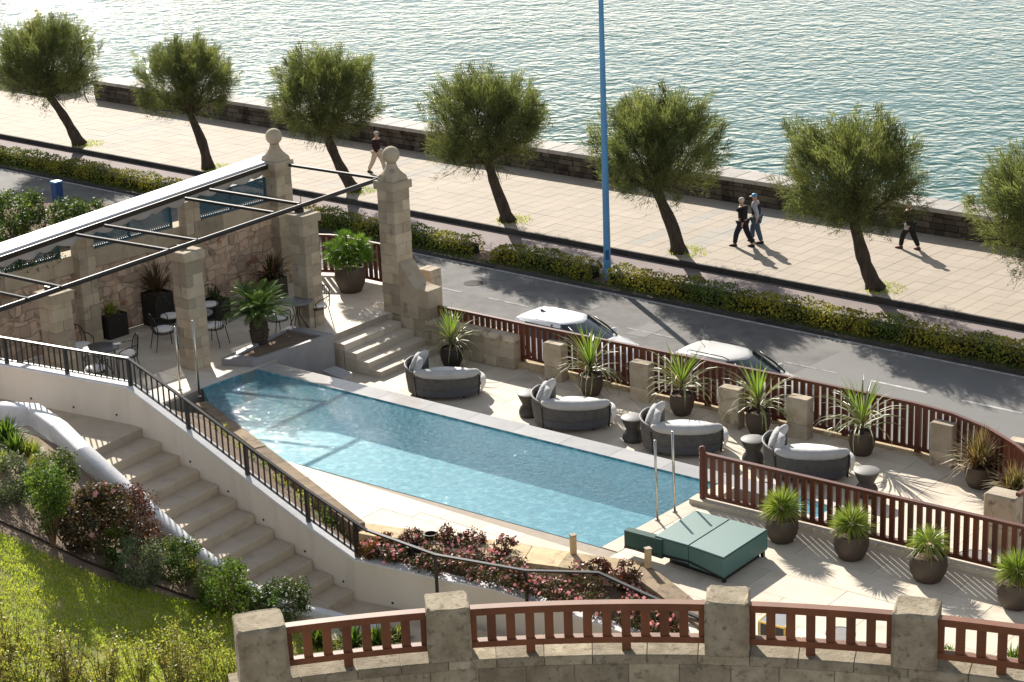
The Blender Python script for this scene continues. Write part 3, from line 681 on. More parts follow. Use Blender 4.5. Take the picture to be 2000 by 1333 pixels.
def tree(bx, by, fx, fy, scale, label, ci, rz, zs=1.0, fork=2.0):
    """bx,by foot of the trunk; fx,fy where it forks"""
    B_ = at(bx, by, ZP); vd = ray(bx, by); vd.z = 0; vd.normalize()
    F = atp(fx, fy, B_ + vd * .1, vd)
    t = thing('tamarisk_tree', label, 'tree', (B_.x, B_.y, ZP), 0, 'tamarisk trees along the promenade')
    rs = random.Random(int(bx)); side = Vector((-vd.y, vd.x, 0)); pts = []; rad = []
    for i in range(9):
        k = i / 8; p = B_.lerp(F, k) + side * .05 * math.sin(k * 5.1 + bx) * (1 - k) + Z1 * (0 if i else -.05) - side * (.01 + .04 * math.sin(bx)) * math.sin(k * math.pi)
        pts.append(p); rad.append((.25 - .09 * k + (.11 * (1 - k * 8) if k < .12 else 0) + rs.uniform(-.022, .022)) * scale ** .5)
    bark_tube(pts, rad, 10).build('trunk', 'bark', t, smooth=True)
    lm, cm = CROWNS[ci]
    lo = F - B_
    for nm, me in (('limbs', lm), ('crown', cm)):
        o = part(nm, me, t, lo + Vector((0, 0, .10)) * (nm == 'crown'), (0, 0, rz), (scale * .93, scale * .93, scale * zs * .94))
        if nm == 'crown': o['kind'] = 'stuff'
    # green tuft in the tree pit
    rsn = np.random.RandomState(int(abs(bx))); n = 260; a = rsn.uniform(0, 6.28, n); r = rsn.uniform(.15, .75, n) ** .8
    p = np.stack([B_.x + .28 + r * np.cos(a) * .9, B_.y + r * np.sin(a), np.full(n, ZP + .0)], 1); d = np.array([0, 0, 1.]) + rsn.normal(0, .6, (n, 3)); d[:, 2] = np.abs(d[:, 2])
    g = quads('grass', blades(p, d, rsn.uniform(.05, .16, n), .03, .1, rsn), 'grass', rsn.uniform(-.8, .6, n), None, 'stuff', origin=(B_.x, B_.y, ZP))
tree(158, 283, 98, 190, 1.12, 'leaning tamarisk at the far left before the gap in the sea wall', 0, .4, 1.0)
tree(410, 330, 372, 225, 1.0, 'tamarisk in front of the start of the long sea wall', 1, 1.3, 1.0)
tree(690, 374, 636, 262, 1.08, 'tamarisk whose trunk stands behind the pergola crossbars', 2, 2.2, 1.0)
tree(990, 432, 955, 322, 1.12, 'tamarisk nearest right of the tall pillar with a stone ball', 0, 3.4, .98)
tree(1328, 493, 1285, 378, 1.12, 'tamarisk just right of the blue lamp post', 1, 4.6, 1.0)
tree(1708, 565, 1668, 436, 1.14, 'tamarisk between the walking couple and the person in black', 2, 5.3, .98)
tree(2085, 632, 2052, 500, 1.12, 'tamarisk half cut off by the right picture edge', 0, 5.9, 1.0)
tree(-75, 248, -92, 150, 1.0, 'tamarisk of which only a few sprays show at the left picture edge', 1, .9, 1.0)

# ================================================================== terraces and pool
TA = R(48.6); TV = Vector((math.cos(TA), math.sin(TA), 0)); TU = Vector((TV.y, -TV.x, 0))
PP = [at(x, y) for x, y in ((499, 720), (1405, 945), (1175, 1069.5), (555, 899.5), (408, 786), (395, 758))]
LF = [(855, 597), (902, 606), (1030, 633), (1215, 670), (1350, 697), (1560, 739), (1790, 787), (1860, 806), (1930, 835), (1985, 868), (2040, 912)]
RT = .30
LFP = [at(x, y, RT) for x, y in LF]          # line of the lounge fence
def xy0(v): return (v.x, v.y)
# lounge terrace
lp = [at(560, 765, ZL), at(1500, 1005, ZL), at(2300, 1215, ZL)] + [at(2300, 1000, ZL)] + [p + V * .2 for p in LFP[::-1]] + [at(790, 615, ZL) + V * .5, at(720, 660, ZL)]
b = MB(); b.prism([xy0(p) for p in lp], -6.5, ZL - .012); lounge = struct(b, 'lounge_terrace', 'joint')
lp2 = [at(560, 745, ZL), at(1500, 985, ZL), at(2300, 1195, ZL)] + [at(2300, 1000, ZL)] + [p - V * .02 for p in LFP[::-1]] + [at(790, 615, ZL) + V * .3, at(720, 660, ZL)]
pave(lounge, [xy0(p) for p in lp2], ZL, V, 1.5, .85, .008, 'deck', name='deck_slab', stagger=.5, off=xy0(PP[1]), th=.03, limit=220)
# upper terrace
WA = at(190, 661); WB = at(548, 550); WX = (WB - WA).normalized(); WY = Vector((WX.y, -WX.x, 0)); WLEN = (WB - WA).length; WANG = math.atan2(WX.y, WX.x)   # foot of the rubble wall and its far end
tp = [at(395, 758), at(499, 720.5), at(648, 656), at(758, 612), at(800, 600) + U * .3, at(815, 575) + V * .3, at(745, 556) + V * .15, at(655, 537) + V * .15, at(598, 535) + V * .15, WB, WA - WX * 7, WA - WX * 7 + WY * 4.2, at(300, 800)]
b = MB(); b.prism([xy0(p) for p in tp], -6.5, -.012); terr = struct(b, 'upper_terrace', 'joint')
pave(terr, [xy0(p) for p in tp], 0, WX, 1.2, .8, .008, 'deck', name='deck_slab', stagger=.5, off=xy0(WA), th=.03, limit=200)
# near deck
FA, FB = at(1377, 984), at(2000, 1137)
FD = (FB - FA).normalized(); FN = Vector((-FD.y, FD.x, 0))
nd = [PP[3], PP[2], PP[1], FA + FN * .12, FA + FD * 12 + FN * .12, FA + FD * 12 - FN * 8, at(1370, 1330), at(1330, 1160), at(1250, 1103), at(960, 1062), at(715, 1028), at(640, 975)]
b = MB(); b.prism([xy0(p) for p in nd], -6.5, -.012); ndeck = struct(b, 'pool_deck', 'joint')
cw = .36                                     # warm coping band
def offs(a, b_, d):
    n = (b_ - a).normalized(); n = Vector((-n.y, n.x, 0)); return a + n * d, b_ + n * d
e0, e1 = offs(PP[3], PP[2], -cw); f0, f1 = offs(PP[2], PP[1], -cw); g0, g1 = offs(PP[2], PP[1], -cw * 2 - .02)
cor = e1 + (PP[2] - PP[3]).normalized() * cw
nd2 = [e0, cor, f1, FA + FN * .1, FA + FD * 12 + FN * .1, FA + FD * 12 - FN * 8, at(1370, 1330), at(1330, 1160), at(1250, 1103), at(960, 1062), at(715, 1028), at(640, 975)]
pave(ndeck, [xy0(p) for p in nd2], 0, U, 1.5, .8, .008, 'deck', name='deck_slab', stagger=.5, off=xy0(PP[2]), th=.03, limit=220)
# pool
pool = thing('swimming_pool', 'long turquoise infinity pool between the upper terrace and the lounge', 'pool', (PP[2].x, PP[2].y, -.8))
ZF = -.70
b = MB(); n = len(PP)
_a = sum(PP[i].x * PP[(i + 1) % n].y - PP[(i + 1) % n].x * PP[i].y for i in range(n)); WP = PP if _a > 0 else PP[::-1]
_c = sum(PP, Vector()) / n; PI_ = [p + (_c - p).normalized() * .01 for p in PP]
for i in range(n):
    p, q = PI_[i], PI_[(i + 1) % n]
    b.add([(p.x, p.y, -.002), (q.x, q.y, -.002), (q.x, q.y, ZF), (p.x, p.y, ZF)], [(0, 1, 2, 3)])
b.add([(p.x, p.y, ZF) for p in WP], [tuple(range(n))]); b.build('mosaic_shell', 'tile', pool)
b = MB(); b.add([(p.x, p.y, -.035) for p in WP], [tuple(range(n))]); b.build('water', 'pool', pool)
def strip(a, b_, w_, dz0, z1, m, name, seg, mt=.0):
    d = (b_ - a); L = d.length; d.normalize(); nn = Vector((-d.y, d.x, 0)) * (1 if w_ > 0 else -1); k = max(1, round(L / seg))
    for i in range(k):
        bb = MB(); bb.tint = rnd.uniform(-1, 1)
        bb.obox(a + d * (L * i / k + .004) + Z1 * dz0, d * (L / k - .008), nn * abs(w_), Z1 * (z1 - dz0)); bb.build(name, m, pool)
far_o = (PP[1] - PP[0]).normalized()
strip(PP[0] - far_o * .0, PP[1] + far_o * 1.1, .52, -.78, -.004, 'coping_wet', 'overflow_coping', 1.2)
strip(PP[3], cor, -cw, -.3, .004, 'coping_w', 'coping_stone', .9)
strip(PP[2] + (PP[1] - PP[2]).normalized() * .002, PP[1], -cw, -.3, .005, 'coping_w', 'coping_stone', .9)
strip(PP[5], PP[0], .32, -.3, .005, 'coping', 'coping_stone', .9)
# small basin below the overflow, seen through the slats
bq = [at(1448, 966, ZL), at(1496, 946, ZL), at(1640, 1002, ZL), at(1596, 1030, ZL)]
t = thing('overflow_basin', 'small blue basin below the end of the pool behind the near slat fence', 'pool', (bq[0].x, bq[0].y, ZL))
b = MB()
for i in range(4):
    p, q = bq[i], bq[(i + 1) % 4]; d = (q - p).normalized(); b.sweep([p - d * .1 + Z1 * .003, q + d * .1 + Z1 * .003], .2, .12)
b.build('rim', 'coping', t)
_ccw = (bq[1] - bq[0]).cross(bq[2] - bq[0]).z > 0
b = MB(); b.add([(p.x, p.y, ZL + .09) for p in (bq if _ccw else bq[::-1])], [(0, 1, 2, 3)]); b.build('water', 'pool', t)
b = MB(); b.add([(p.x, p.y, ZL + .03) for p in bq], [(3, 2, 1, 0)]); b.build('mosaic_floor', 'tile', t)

# steps from the upper terrace down to the lounge
T0, T1 = at(648, 656), at(758, 612); TD = (T1 - T0)
t = thing('terrace_steps', 'five pale stone steps from the upper terrace down to the lounge', 'steps', (T0.x, T0.y, ZL))
tr = .37
for k in range(1, 5):
    b = MB(); L = TD.length; d = TD.normalized(); o = T0 + U * (tr * (k - 1))
    seg = [0, L * .36, L * .7, L + .03 * k]
    for a_, c_ in zip(seg[:-1], seg[1:]):
        bb = MB(); bb.tint = rnd.uniform(-1, 1)
        bb.obox(o + d * (a_ + .004) + Z1 * (-.16 * k - .16), d * (c_ - a_ - .008), U * (tr + .02), Z1 * .158); bb.build('tread_slab', 'deck', t)
    if k == 4: continue
for k in range(1, 5):
    b = MB(); b.tint = rnd.uniform(-1, 1); b.obox(T0 + d * .01 + U * (tr * (k - 1) - (.03 if k == 1 else .0)) + Z1 * (-.79 if k < 4 else -.70), d * (TD.length + .02 * k), U * (tr - .004 - (.0 if k < 4 else .06)), Z1 * ((.79 if k < 4 else .70) - .16 * k - .162)); b.build('riser', 'deck' if k < 4 else 'stoneblk', t)
b = MB(); b.obox(T0 + d * .01 - U * .02 + Z1 * -.16, d * (TD.length - .02), U * .016, Z1 * .145); b.build('riser', 'deck', t)

# ------------------------------------------------------------------ masonry
def ashlar(parent, c, sx, sy, z0, z1, ang, course=.25, m='stone_pl', seed=1, name='stone_block'):
    r = random.Random(seed); z = z0; k = 0
    X = Vector((math.cos(ang), math.sin(ang), 0)); Y = Vector((-X.y, X.x, 0)); c = Vector((c[0], c[1], 0))
    while z < z1 - .02:
        h = min(course * r.uniform(.8, 1.2), z1 - z)
        if z1 - z - h < .1: h = z1 - z
        f = r.uniform(.35, .65); along = k % 2 == 0
        if max(sx, sy) > 1.3 * min(sx, sy): along = sx > sy
        S_, T_ = (sx, sy) if along else (sy, sx); A, B_ = (X, Y) if along else (Y, X)
        nseg = max(2, round(S_ / .42)) if S_ > .8 else 2
        cuts = [0] + sorted((i + r.uniform(-.2, .2)) / nseg for i in range(1, nseg)) + [1]
        if nseg == 2: cuts = [0, f, 1]
        for u0, u1 in zip(cuts[:-1], cuts[1:]):
            b = MB(); b.tint = r.uniform(-1, 1); e = r.uniform(-.006, .008); g = .004
            w_ = (u1 - u0) * S_ - 2 * g; cc = c + A * ((u0 + u1) / 2 - .5) * S_ + Z1 * (z + g * .5)
            if along: b.bbox(cc, w_, T_ + 2 * e, h - g, ang, .012)
            else: b.bbox(cc, T_ + 2 * e, w_, h - g, ang, .012)
            b.build(name, m, parent)
        z += h; k += 1
    b = MB(); b.box(c + Z1 * z0, sx - .03, sy - .03, z1 - z0 - .01, ang); b.build('mortar_core', 'mortar', parent)
def pillar(c, label, z1, seed, ball=False, s=.50, group='square stone pillars of the pergola terrace', caph=.2):
    t = thing('stone_pillar', label, 'pillar', (c.x, c.y, 0), 0, group)
    ashlar(t, c, s, s, 0, z1 - caph, TA, .25, seed=seed)
    b = MB(); b.tint = rnd.uniform(-.5, .5); b.bbox((c.x, c.y, z1 - caph), s + .12, s + .12, caph, TA, .02); b.build('cap', 'stone_pl', t)
    if ball:
        X = TV * .5; Y = TU * .5
        b = MB(); rings = []
        for z, r in ((0, .46), (.1, .46), (.14, .40), (.22, .31), (.32, .23), (.42, .20)):
            n_ = 24; ring = []
            for k in range(n_):
                a = 2 * math.pi * k / n_; q = max(abs(math.cos(a)), abs(math.sin(a))); f = lerp(1 / q, 1, min(1, z / .35)) * .5
                ring.append(c + (TV * math.cos(a) + TU * math.sin(a)) * r * f * 1.15 + Z1 * (z1 + .001 + z))
            rings.append(ring)
        b.loft(rings); b.build('neck', 'stone_pl', t, smooth=40)
        b = MB(); b.lathe([(.21 * math.sin(math.pi * k / 12) + .001, z1 + .40 + .21 - .21 * math.cos(math.pi * k / 12)) for k in range(1, 13)], (c.x, c.y, 0), 24); b.build('ball', 'stone_pl', t, smooth=True)
    return t
P1, P2 = at(383, 716), at(607, 633)
PD = (P2 - P1)
P3 = P1 - PD * 1.0
pillar(P1, 'middle pergola pillar with handrail poles at its foot beside the pool end', 2.78, 5)
pillar(P2, 'pergola pillar behind the stone planter with the sago palm', 2.78, 9)
pillar(P3, 'pergola pillar at the left behind the black railing', 2.78, 13)
PB = at(781, 606)
pillar(PB, 'tall pillar with a stone ball at the head of the terrace steps', 3.30, 21, True, .56, 'tall pillars with stone balls')
PR = at(556, 549)
pillar(PR, 'tall pillar with a stone ball at the end of the rubble wall', 3.22, 31, True, .54, 'tall pillars with stone balls')

# rubble wall behind the tables
zt = [atv(x, y, WA, WB).z for x, y in ((383, 432), (525, 379), (172, 502), (340, 450))]
ZT = sum(zt) / 4                             # foot of the lattice
t = thing('rubble_wall', 'tall reddish rubble stone wall behind the cafe tables', 'wall', (WA.x, WA.y, 0))
b = MB(); b.obox(WA - WX * 7, WX * (WLEN + 7), -WY * .4, Z1 * (ZT - .42)); b.build('mortar', 'mortar', t)
def rubble(x0, x1, z0, z1, seed, limit=285):
    r = random.Random(seed); out = []; z = z0; nrow = 8; zs = [z0]
    while zs[-1] < z1 - .12: zs.append(min(z1, zs[-1] + r.uniform(.12, .27)))
    zs[-1] = z1
    wob = lambda x, j: zs[j] + (0 if j in (0, len(zs) - 1) else .045 * math.sin(x * 3.7 + j * 2.1) + .035 * math.sin(x * 9.3 + j))
    for j in range(len(zs) - 1):
        x = x0
        while x < x1 - .02:
            l = min(r.uniform(.14, .42), x1 - x); out.append((x, x + l, j, r.uniform(-.05, .05), r.uniform(-.05, .05))); x += l
    out.sort(key=lambda q: (not shot(WA + WX * q[0] + Z1 * 1), r.random())); rest = MB()
    for i, (xa, xb, j, s0, s1) in enumerate(out):
        b = MB() if i < limit else rest; b.tint = r.uniform(-1, 1); pr = r.uniform(.01, .05); g = .008; xm = (xa + xb) / 2
        P2 = [(xa + g + s0, wob(xa, j) + g), (xm, wob(xm, j) + g), (xb - g + s1, wob(xb, j) + g), (xb - g + r.uniform(-.02, .02), (wob(xb, j) + wob(xb, j + 1)) / 2), (xb - g - s1 * .5, wob(xb, j + 1) - g), (xm, wob(xm, j + 1) - g), (xa + g - s0 * .5, wob(xa, j + 1) - g), (xa + g + r.uniform(-.02, .02), (wob(xa, j) + wob(xa, j + 1)) / 2)]
        cx = sum(p[0] for p in P2) / 8; cz = sum(p[1] for p in P2) / 8
        R0 = [WA + WX * x_ + Z1 * z_ - WY * .02 for x_, z_ in P2]; R1 = [WA + WX * lerp(x_, cx, .03) + Z1 * lerp(z_, cz, .03) + WY * pr * .6 for x_, z_ in P2]
        R2 = [WA + WX * lerp(x_, cx, .22) + Z1 * lerp(z_, cz, .22) + WY * (pr + r.uniform(-.008, .008)) for x_, z_ in P2]
        b.loft([R0, R1, R2], False, True)
        if i < limit: b.build('rubble_stone', 'rubble', t)
    if rest.f: rest.build('rubble_field', 'rubble', t, kind='stuff')
rubble(-7, WLEN, .02, ZT - .44, 77)
SQ = lambda x, y: (atv(x, y, WA, WB) - WA).dot(WX)
x = -7.0
while x < WLEN - .05:
    l = min(rnd.uniform(.9, 1.4), WLEN - x); b = MB(); b.tint = rnd.uniform(-1, 1)
    b.obox(WA + WX * (x + .004) + WY * .03 + Z1 * (ZT - .42), WX * (l - .008), -WY * .46, Z1 * .418); b.build('band_stone', 'stone_pl', t); x += l
for s0, lab in ((-.22, 'pilaster of the rubble wall beside the low dark planter'), (SQ(365, 425), 'pilaster of the rubble wall behind the middle pergola pillar'), (-4.6, 'pilaster of the rubble wall at the far left')):
    tt = thing('wall_pilaster', lab, 'pilaster', WA + WX * s0 + WY * .12, 0, 'pilasters of the rubble wall')
    ashlar(tt, WA + WX * s0 + WY * .10, .48, .3, 0, ZT + .62, WANG, .3, seed=int(s0 * 10) + 90)
# lattice panels
def lattice(s0, s1, label, ivy=0):
    t = thing('lattice_panel', label, 'trellis', WA + WX * s0 - WY * .1 + Z1 * ZT, 0, 'teal lattice panels on the rubble wall'); h = .62
    o = WA + WX * s0 + Z1 * (ZT + .004) - WY * .12; L = s1 - s0
    b = MB()
    for a, c in ((0, .05), (h - .05, .05)): b.obox(o + Z1 * a, WX * L, WY * .05, Z1 * c)
    for a in (0, L - .05, L / 2 - .025): b.obox(o + WX * a + Z1 * .05, WX * .05, WY * .05, Z1 * (h - .1))
    b.build('frame', 'lattice', t)
    b = MB(); st = .062; hh = h - .1
    for sgn, off_ in ((1, .012), (-1, .026)):
        k = -hh
        while k < L:
            a0 = max(k, 0); a1 = min(k + hh, L)
            if a1 > a0:
                z0, z1 = (a0 - k, a1 - k) if sgn > 0 else (hh - (a0 - k), hh - (a1 - k))
                p = o + WX * a0 + Z1 * (.05 + z0) + WY * off_; q = o + WX * a1 + Z1 * (.05 + z1) + WY * off_
                b.obox(p - Z1 * .016, q - p, WY * .012, Z1 * .032)
            k += st
    b.build('lattice_strips', 'lattice', t, kind='stuff')
    if ivy:
        rs = np.random.RandomState(ivy); n = 90; q = np.array([list(o + WX * rs.uniform(0, L) + Z1 * rs.uniform(-.15, h + .05) + WY * rs.uniform(.02, .14)) for _ in range(n)])
        q = q[rs.uniform(size=n) < .9]; Pq, tq = leafcloud(q, np.full(len(q), .13), 26, .06, rs)
        r = thing('ivy', 'green ivy growing over the leftmost lattice panel', 'ivy', o); quads('ivy_leaves', Pq, 'ivy', tq, r, 'stuff')
        b = MB()
        for k in range(9):
            p = o + WX * rs.uniform(0, L) + WY * .06; b.tube([p - Z1 * .3, p + WX * rs.uniform(-.2, .2) + Z1 * .2, p + WX * rs.uniform(-.4, .4) + Z1 * .6], .009, 4)
        b.build('stem', 'twig', r)
lattice(SQ(386, 430), SQ(524, 378), 'teal lattice panel between the middle pilaster and the ball pillar')
lattice(SQ(172, 502), SQ(341, 446), 'teal lattice panel between the two visible pilasters')
lattice(SQ(-30, 570), SQ(124, 520), 'teal lattice panel at the left overgrown with ivy', 8)

# ------------------------------------------------------------------ pergola pipes and awning
ZQ = 2.92
pl, pr_ = at(-120, 646, ZQ), at(744, 349, ZQ)
bl, br = at(-160, 567, 3.06), at(558, 317, 3.06)
t = thing('pergola_frame', 'dark metal pipe frame of the pergola over the cafe tables', 'pergola', (P1.x, P1.y, 2.78))
b = MB(); b.tube([pl, pr_], .055, 10); b.build('front_pipe', 'bronze', t, smooth=40)
b = MB(); b.sweep([bl, br], .09, .12); b.build('rear_beam', 'bronze', t)
for f, q in (((744, 350), (565, 323)), ((585, 399), (410, 371)), ((535, 416), (362, 388)), ((385, 470), (205, 441)), ((330, 489), (150, 459)), ((123, 562), (-50, 525)), ((58, 585), (-112, 548)), ((-80, 632), (-250, 598))):
    b = MB(); A = at(*f, ZQ + .03); B_ = at(*q, 3.10); b.tube([A, B_], .042, 8); b.build('crossbar', 'bronze', t, smooth=40)
for P_ in (P1, P2, P3):
    b = MB(); q = P_ - TU * .12; b.box((q.x, q.y, 2.782), .16, .16, .09, TA); b.build('bracket', 'black', t)
t = thing('awning', 'retracted white awning with scalloped valance along the rubble wall', 'awning', (br.x, br.y, 2.7))
bd = (br - bl).normalized(); bn = Vector((-bd.y, bd.x, 0)); LB = (br - bl).length
k = 0; x = 0.0
while x < LB:
    l = min(2.4, LB - x); b = MB(); b.obox(bl + bd * (x + .004) + bn * .05 + Z1 * .09, bd * (l - .008), bn * .62, Z1 * .08); b.build('cover_panel', 'awning', t); x += l
b = MB(); top = []; bot = []; N_ = int(LB / .045)
for i in range(N_ + 1):
    x = LB * i / N_; sc = abs(math.sin(math.pi * x / .62)); q = bl + bd * x + bn * (.22 + .02 * math.sin(x * 9))
    top.append(q + Z1 * .088); bot.append(q - Z1 * (.17 + .085 * sc) + bn * .05 * math.sin(x * 5))
b.sheet([top, [lerp(p, q, .5) for p, q in zip(top, bot)], bot]); o = b.build('valance', 'valance', t, smooth=True)
md = o.modifiers.new('thick', 'SOLIDIFY'); md.thickness = .006
# hanging lamp
q = at(586, 372, 3.02)
t = thing('pendant_lamp', 'small black pendant lamp hanging from a pergola crossbar', 'lamp', (q.x, q.y, 1.8))
b = MB(); b.tube([q, q - Z1 * 1.05], .009, 5); b.build('cable', 'black', t)
b = MB(); b.lathe([(.02, 0), (.045, -.05), (.05, -.16), (.03, -.18)][::-1], (q.x, q.y, q.z - 1.03), 10); b.build('shade', 'black', t)

# ------------------------------------------------------------------ planter with the sago palm
zp = .17
pq = [at(432, 701, zp), PP[0] - far_o * .10 + V * .03 + Z1 * zp, at(651, 652, zp), at(566, 636, zp)]
t = thing('stone_planter', 'grey stone planter block at the corner of the pool', 'planter', (pq[1].x, pq[1].y, ZL))
ctr = (pq[0] + pq[1] + pq[2] + pq[3]) / 4
inn = [ctr + (p - ctr) * f for p, f in zip(pq, (.72, .82, .80, .80))]
b = MB(); b.prism([xy0(p) for p in pq], -.79, .03); b.build('base', 'greyst', t)
for i in range(4):
    j = (i + 1) % 4; b = MB(); b.prism([xy0(pq[i]), xy0(pq[j]), xy0(inn[j]), xy0(inn[i])], .032, zp); b.build('rim_stone', 'greyst', t)
b = MB(); b.prism([xy0(p) for p in inn], .033, .11); b.build('soil', 'soil', t)
bp = [at(628, 724, -.36), at(655, 715, -.36), at(688, 728, -.36), at(670, 741, -.36)]
b = MB(); b.prism([xy0(p) for p in bp], -.795, -.36); tag(b.build('stone_plinth', 'greyst'), 'low dark grey stone plinth at the foot of the terrace steps', 'plinth')

# ------------------------------------------------------------------ volute wall and low wall by the tall pillar
t = thing('volute_wall', 'stone wall with scrolled top falling away from the tall ball pillar', 'wall', (PB.x, PB.y, ZL))
o = PB + TU * .26 - TV * .25; prof = [(0, 1.34), (.10, 1.27), (.20, 1.14), (.30, .99), (.40, .87), (.50, .80), (.60, .765), (.70, .755), (.82, .75), (.95, .74)]
zz = -.79; k = 0
pts = [(x_, z_) for x_, z_ in prof]
for (xa, za), (xb, zb) in zip(pts[:-1], pts[1:]):
    b = MB(); b.tint = rnd.uniform(-.15, .15); A = o + TU * xa; B_ = o + TU * xb
    b.add([A + Z1 * .3, B_ + Z1 * .3, B_ + TV * .5 + Z1 * .3, A + TV * .5 + Z1 * .3, A + Z1 * za, B_ + Z1 * zb, B_ + TV * .5 + Z1 * zb, A + TV * .5 + Z1 * za],
          [(3, 2, 1, 0), (4, 5, 6, 7), (0, 1, 5, 4), (1, 2, 6, 5), (2, 3, 7, 6), (3, 0, 4, 7)]); b.build('scroll_stone', 'stone_pl', t)
cc = o + TU * .475 + TV * .25
ashlar(t, cc, .96, .5, -.79, .298, TA - math.pi / 2, .27, seed=44)
cc = PB + TV * .75 + TU * .35
t = thing('fence_post', 'square stone post behind the tall ball pillar', 'post', (cc.x, cc.y, 0)); ashlar(t, cc, .4, .45, -.79, .95, TA, .3, seed=45)
# flank of the steps
t = thing('stair_flank_wall', 'ashlar wall closing the right side of the terrace steps', 'wall', (T1.x, T1.y, ZL))
q = T1 + TV * .06 + U * .55; ashlar(t, q + V * .18, 1.7, .3, -.79, -.02, UA, .26, seed=46)
F1 = at(1004, 724, ZL)
t = thing('low_stone_wall', 'long low stone wall between the steps and the first fence panel', 'wall', (F1.x, F1.y, ZL))
q = F1 - U * 1.35 + V * .22; ashlar(t, q, 2.7, .42, -.79, -.10, UA, .27, seed=47)
for k in range(3):
    b = MB(); b.tint = rnd.uniform(-1, 1); b.bbox(F1 - U * (.45 + .9 * k) + V * .22 + Z1 * .69, .892, .46, .12, UA, .02); b.build('cap_stone', 'stone', t)

# ------------------------------------------------------------------ slatted timber fences
def resample(P, step):
    out = [P[0].copy()]; acc = 0
    for a, b_ in zip(P[:-1], P[1:]):
        L = (b_ - a).length
        if L < 1e-6: continue
        x = step - acc
        while x <= L: out.append(a.lerp(b_, x / L)); x += step
        acc = (L - (x - step))
    return out
def fence(path, zb, ztop, label, m='wood', step=.172, sw=.105, st=.045, rail=(.085, .065), post_every=10, brail=None, feet=.12, group='slatted wooden fences', endpost=False, name='slat_fence'):
    """path: xy points; zb, ztop functions of arc fraction"""
    P = [Vector((p.x, p.y, 0)) for p in path]
    pts = resample(P, step); n = len(pts); f = [i / max(1, n - 1) for i in range(n)]
    t = thing(name, label, 'fence', (P[0].x, P[0].y, zb(0)), 0, group)
    lo = [p + Z1 * zb(k) for p, k in zip(pts, f)]; hi = [p + Z1 * ztop(k) for p, k in zip(pts, f)]
    MB().sweep([p - Z1 * rail[1] for p in hi], rail[0], rail[1]).build('top_rail', m, t)
    br_ = brail or .07
    MB().sweep([p for p in lo], rail[0] * .75, br_).build('bottom_rail', m, t)
    for i in range(n):
        d = (pts[min(i + 1, n - 1)] - pts[max(i - 1, 0)]).normalized(); a = math.atan2(d.y, d.x); b = MB(); b.tint = rnd.uniform(-1, 1)
        if i % post_every == post_every // 2:
            b.box(lo[i] - Z1 * feet, sw * 1.2, st * 1.7, hi[i].z - lo[i].z - rail[1] + feet, a); b.build('fence_post', m, t)
        else:
            b.box(lo[i] + Z1 * br_, sw, st, hi[i].z - lo[i].z - rail[1] - br_, a); b.build('slat', m, t)
    return t
fence(LFP, lambda k: lerp(-.45, -.72, min(1, k / .35)), lambda k: RT, 'long curved dark red slat fence along the road side of the lounge')
fence([at(600, 536), at(655, 537.5), at(745, 556), at(812, 574)], lambda k: .08, lambda k: 1.1, 'slat fence behind the big fan palm pot on the upper terrace', group='slatted wooden fences')
NF = [FA, FA + FD * 10.5]
fence(NF, lambda k: .14, lambda k: 1.02, 'straight slat fence on a stone plinth beside the green daybed', step=.175, sw=.095, st=.05, rail=(.09, .06), post_every=400)
t0 = [o for o in COL.objects if o.name.startswith('slat_fence') and o.parent is None][-1]
b = MB(); b.bbox(FA - FD * .05 + Z1 * .1, .10, .10, 1.04, math.atan2(FD.y, FD.x), .02); b.build('end_post', 'wood', t0)
b = MB()
for k in range(9):
    bb = MB(); bb.tint = rnd.uniform(-1, 1); bb.obox(FA - FD * .25 + FD * (k * 1.3) - FN * .16 + Z1 * .001, FD * 1.292, FN * .3, Z1 * .1)
    bb.build('plinth_stone', 'deck', t0)
# fence turning back at the far right of the lounge
ra, rb, rc = at(2060, 925, RT), at(1979, 966, RT), at(1990, 1010, RT)
fence([ra, rb], lambda k: -.6, lambda k: RT - .02, 'short return of the slat fence at the right edge of the lounge', post_every=400)
# sills below the lounge fence and stone posts in front of it
t = thing('fence_sill', 'stone sill under the long curved slat fence', 'kerb stones', (LFP[2].x, LFP[2].y, ZL))
pts = resample([Vector((p.x, p.y, 0)) for p in LFP], .85)
for i, (a, c) in enumerate(zip(pts[:-1], pts[1:])):
    d = (c - a).normalized(); nn = Vector((-d.y, d.x, 0)); b = MB(); b.tint = rnd.uniform(-1, 1); k = i / len(pts); h = lerp(.24, .03, min(1, k / .35))
    b.obox(a + d * .004 - nn * .14 + Z1 * (ZL + .002), d * ((c - a).length - .008), nn * .3, Z1 * h); b.build('sill_stone', 'sand', t)
for (x, y), lab, h in (((1087, 741), 'first stone post right of the long low wall', .90), ((1255, 781), 'stone post between the second and third strap-leaf pots', .90), ((1429, 833), 'stone post between the third and fourth strap-leaf pots', .90),
                       ((1562, 853), 'stone post just right of the fourth strap-leaf pot', .90), ((1842, 908), 'stone post left of the ornamental grass pot', .92), ((1992, 945), 'stone post at the right edge behind the ornamental grass', .92)):
    q = at(x, y, ZL); t = thing('stone_post', lab, 'post', (q.x, q.y, ZL), 0, 'stone posts of the lounge fence')
    z = ZL + .002
    for i, hh in enumerate((.34, h - .34)):
        b = MB(); b.tint = rnd.uniform(-.8, .8); b.bbox((q.x, q.y, z), .50 + .01 * i, .29, hh - .004, UA, .02); b.build('stone_block', 'stone', t); z += hh
q = at(1958, 1062, ZL); t = thing('stone_post', 'sunlit stone post behind the near fence at the right edge', 'post', (q.x, q.y, ZL), 0, 'stone posts of the lounge fence')
z = ZL + .002
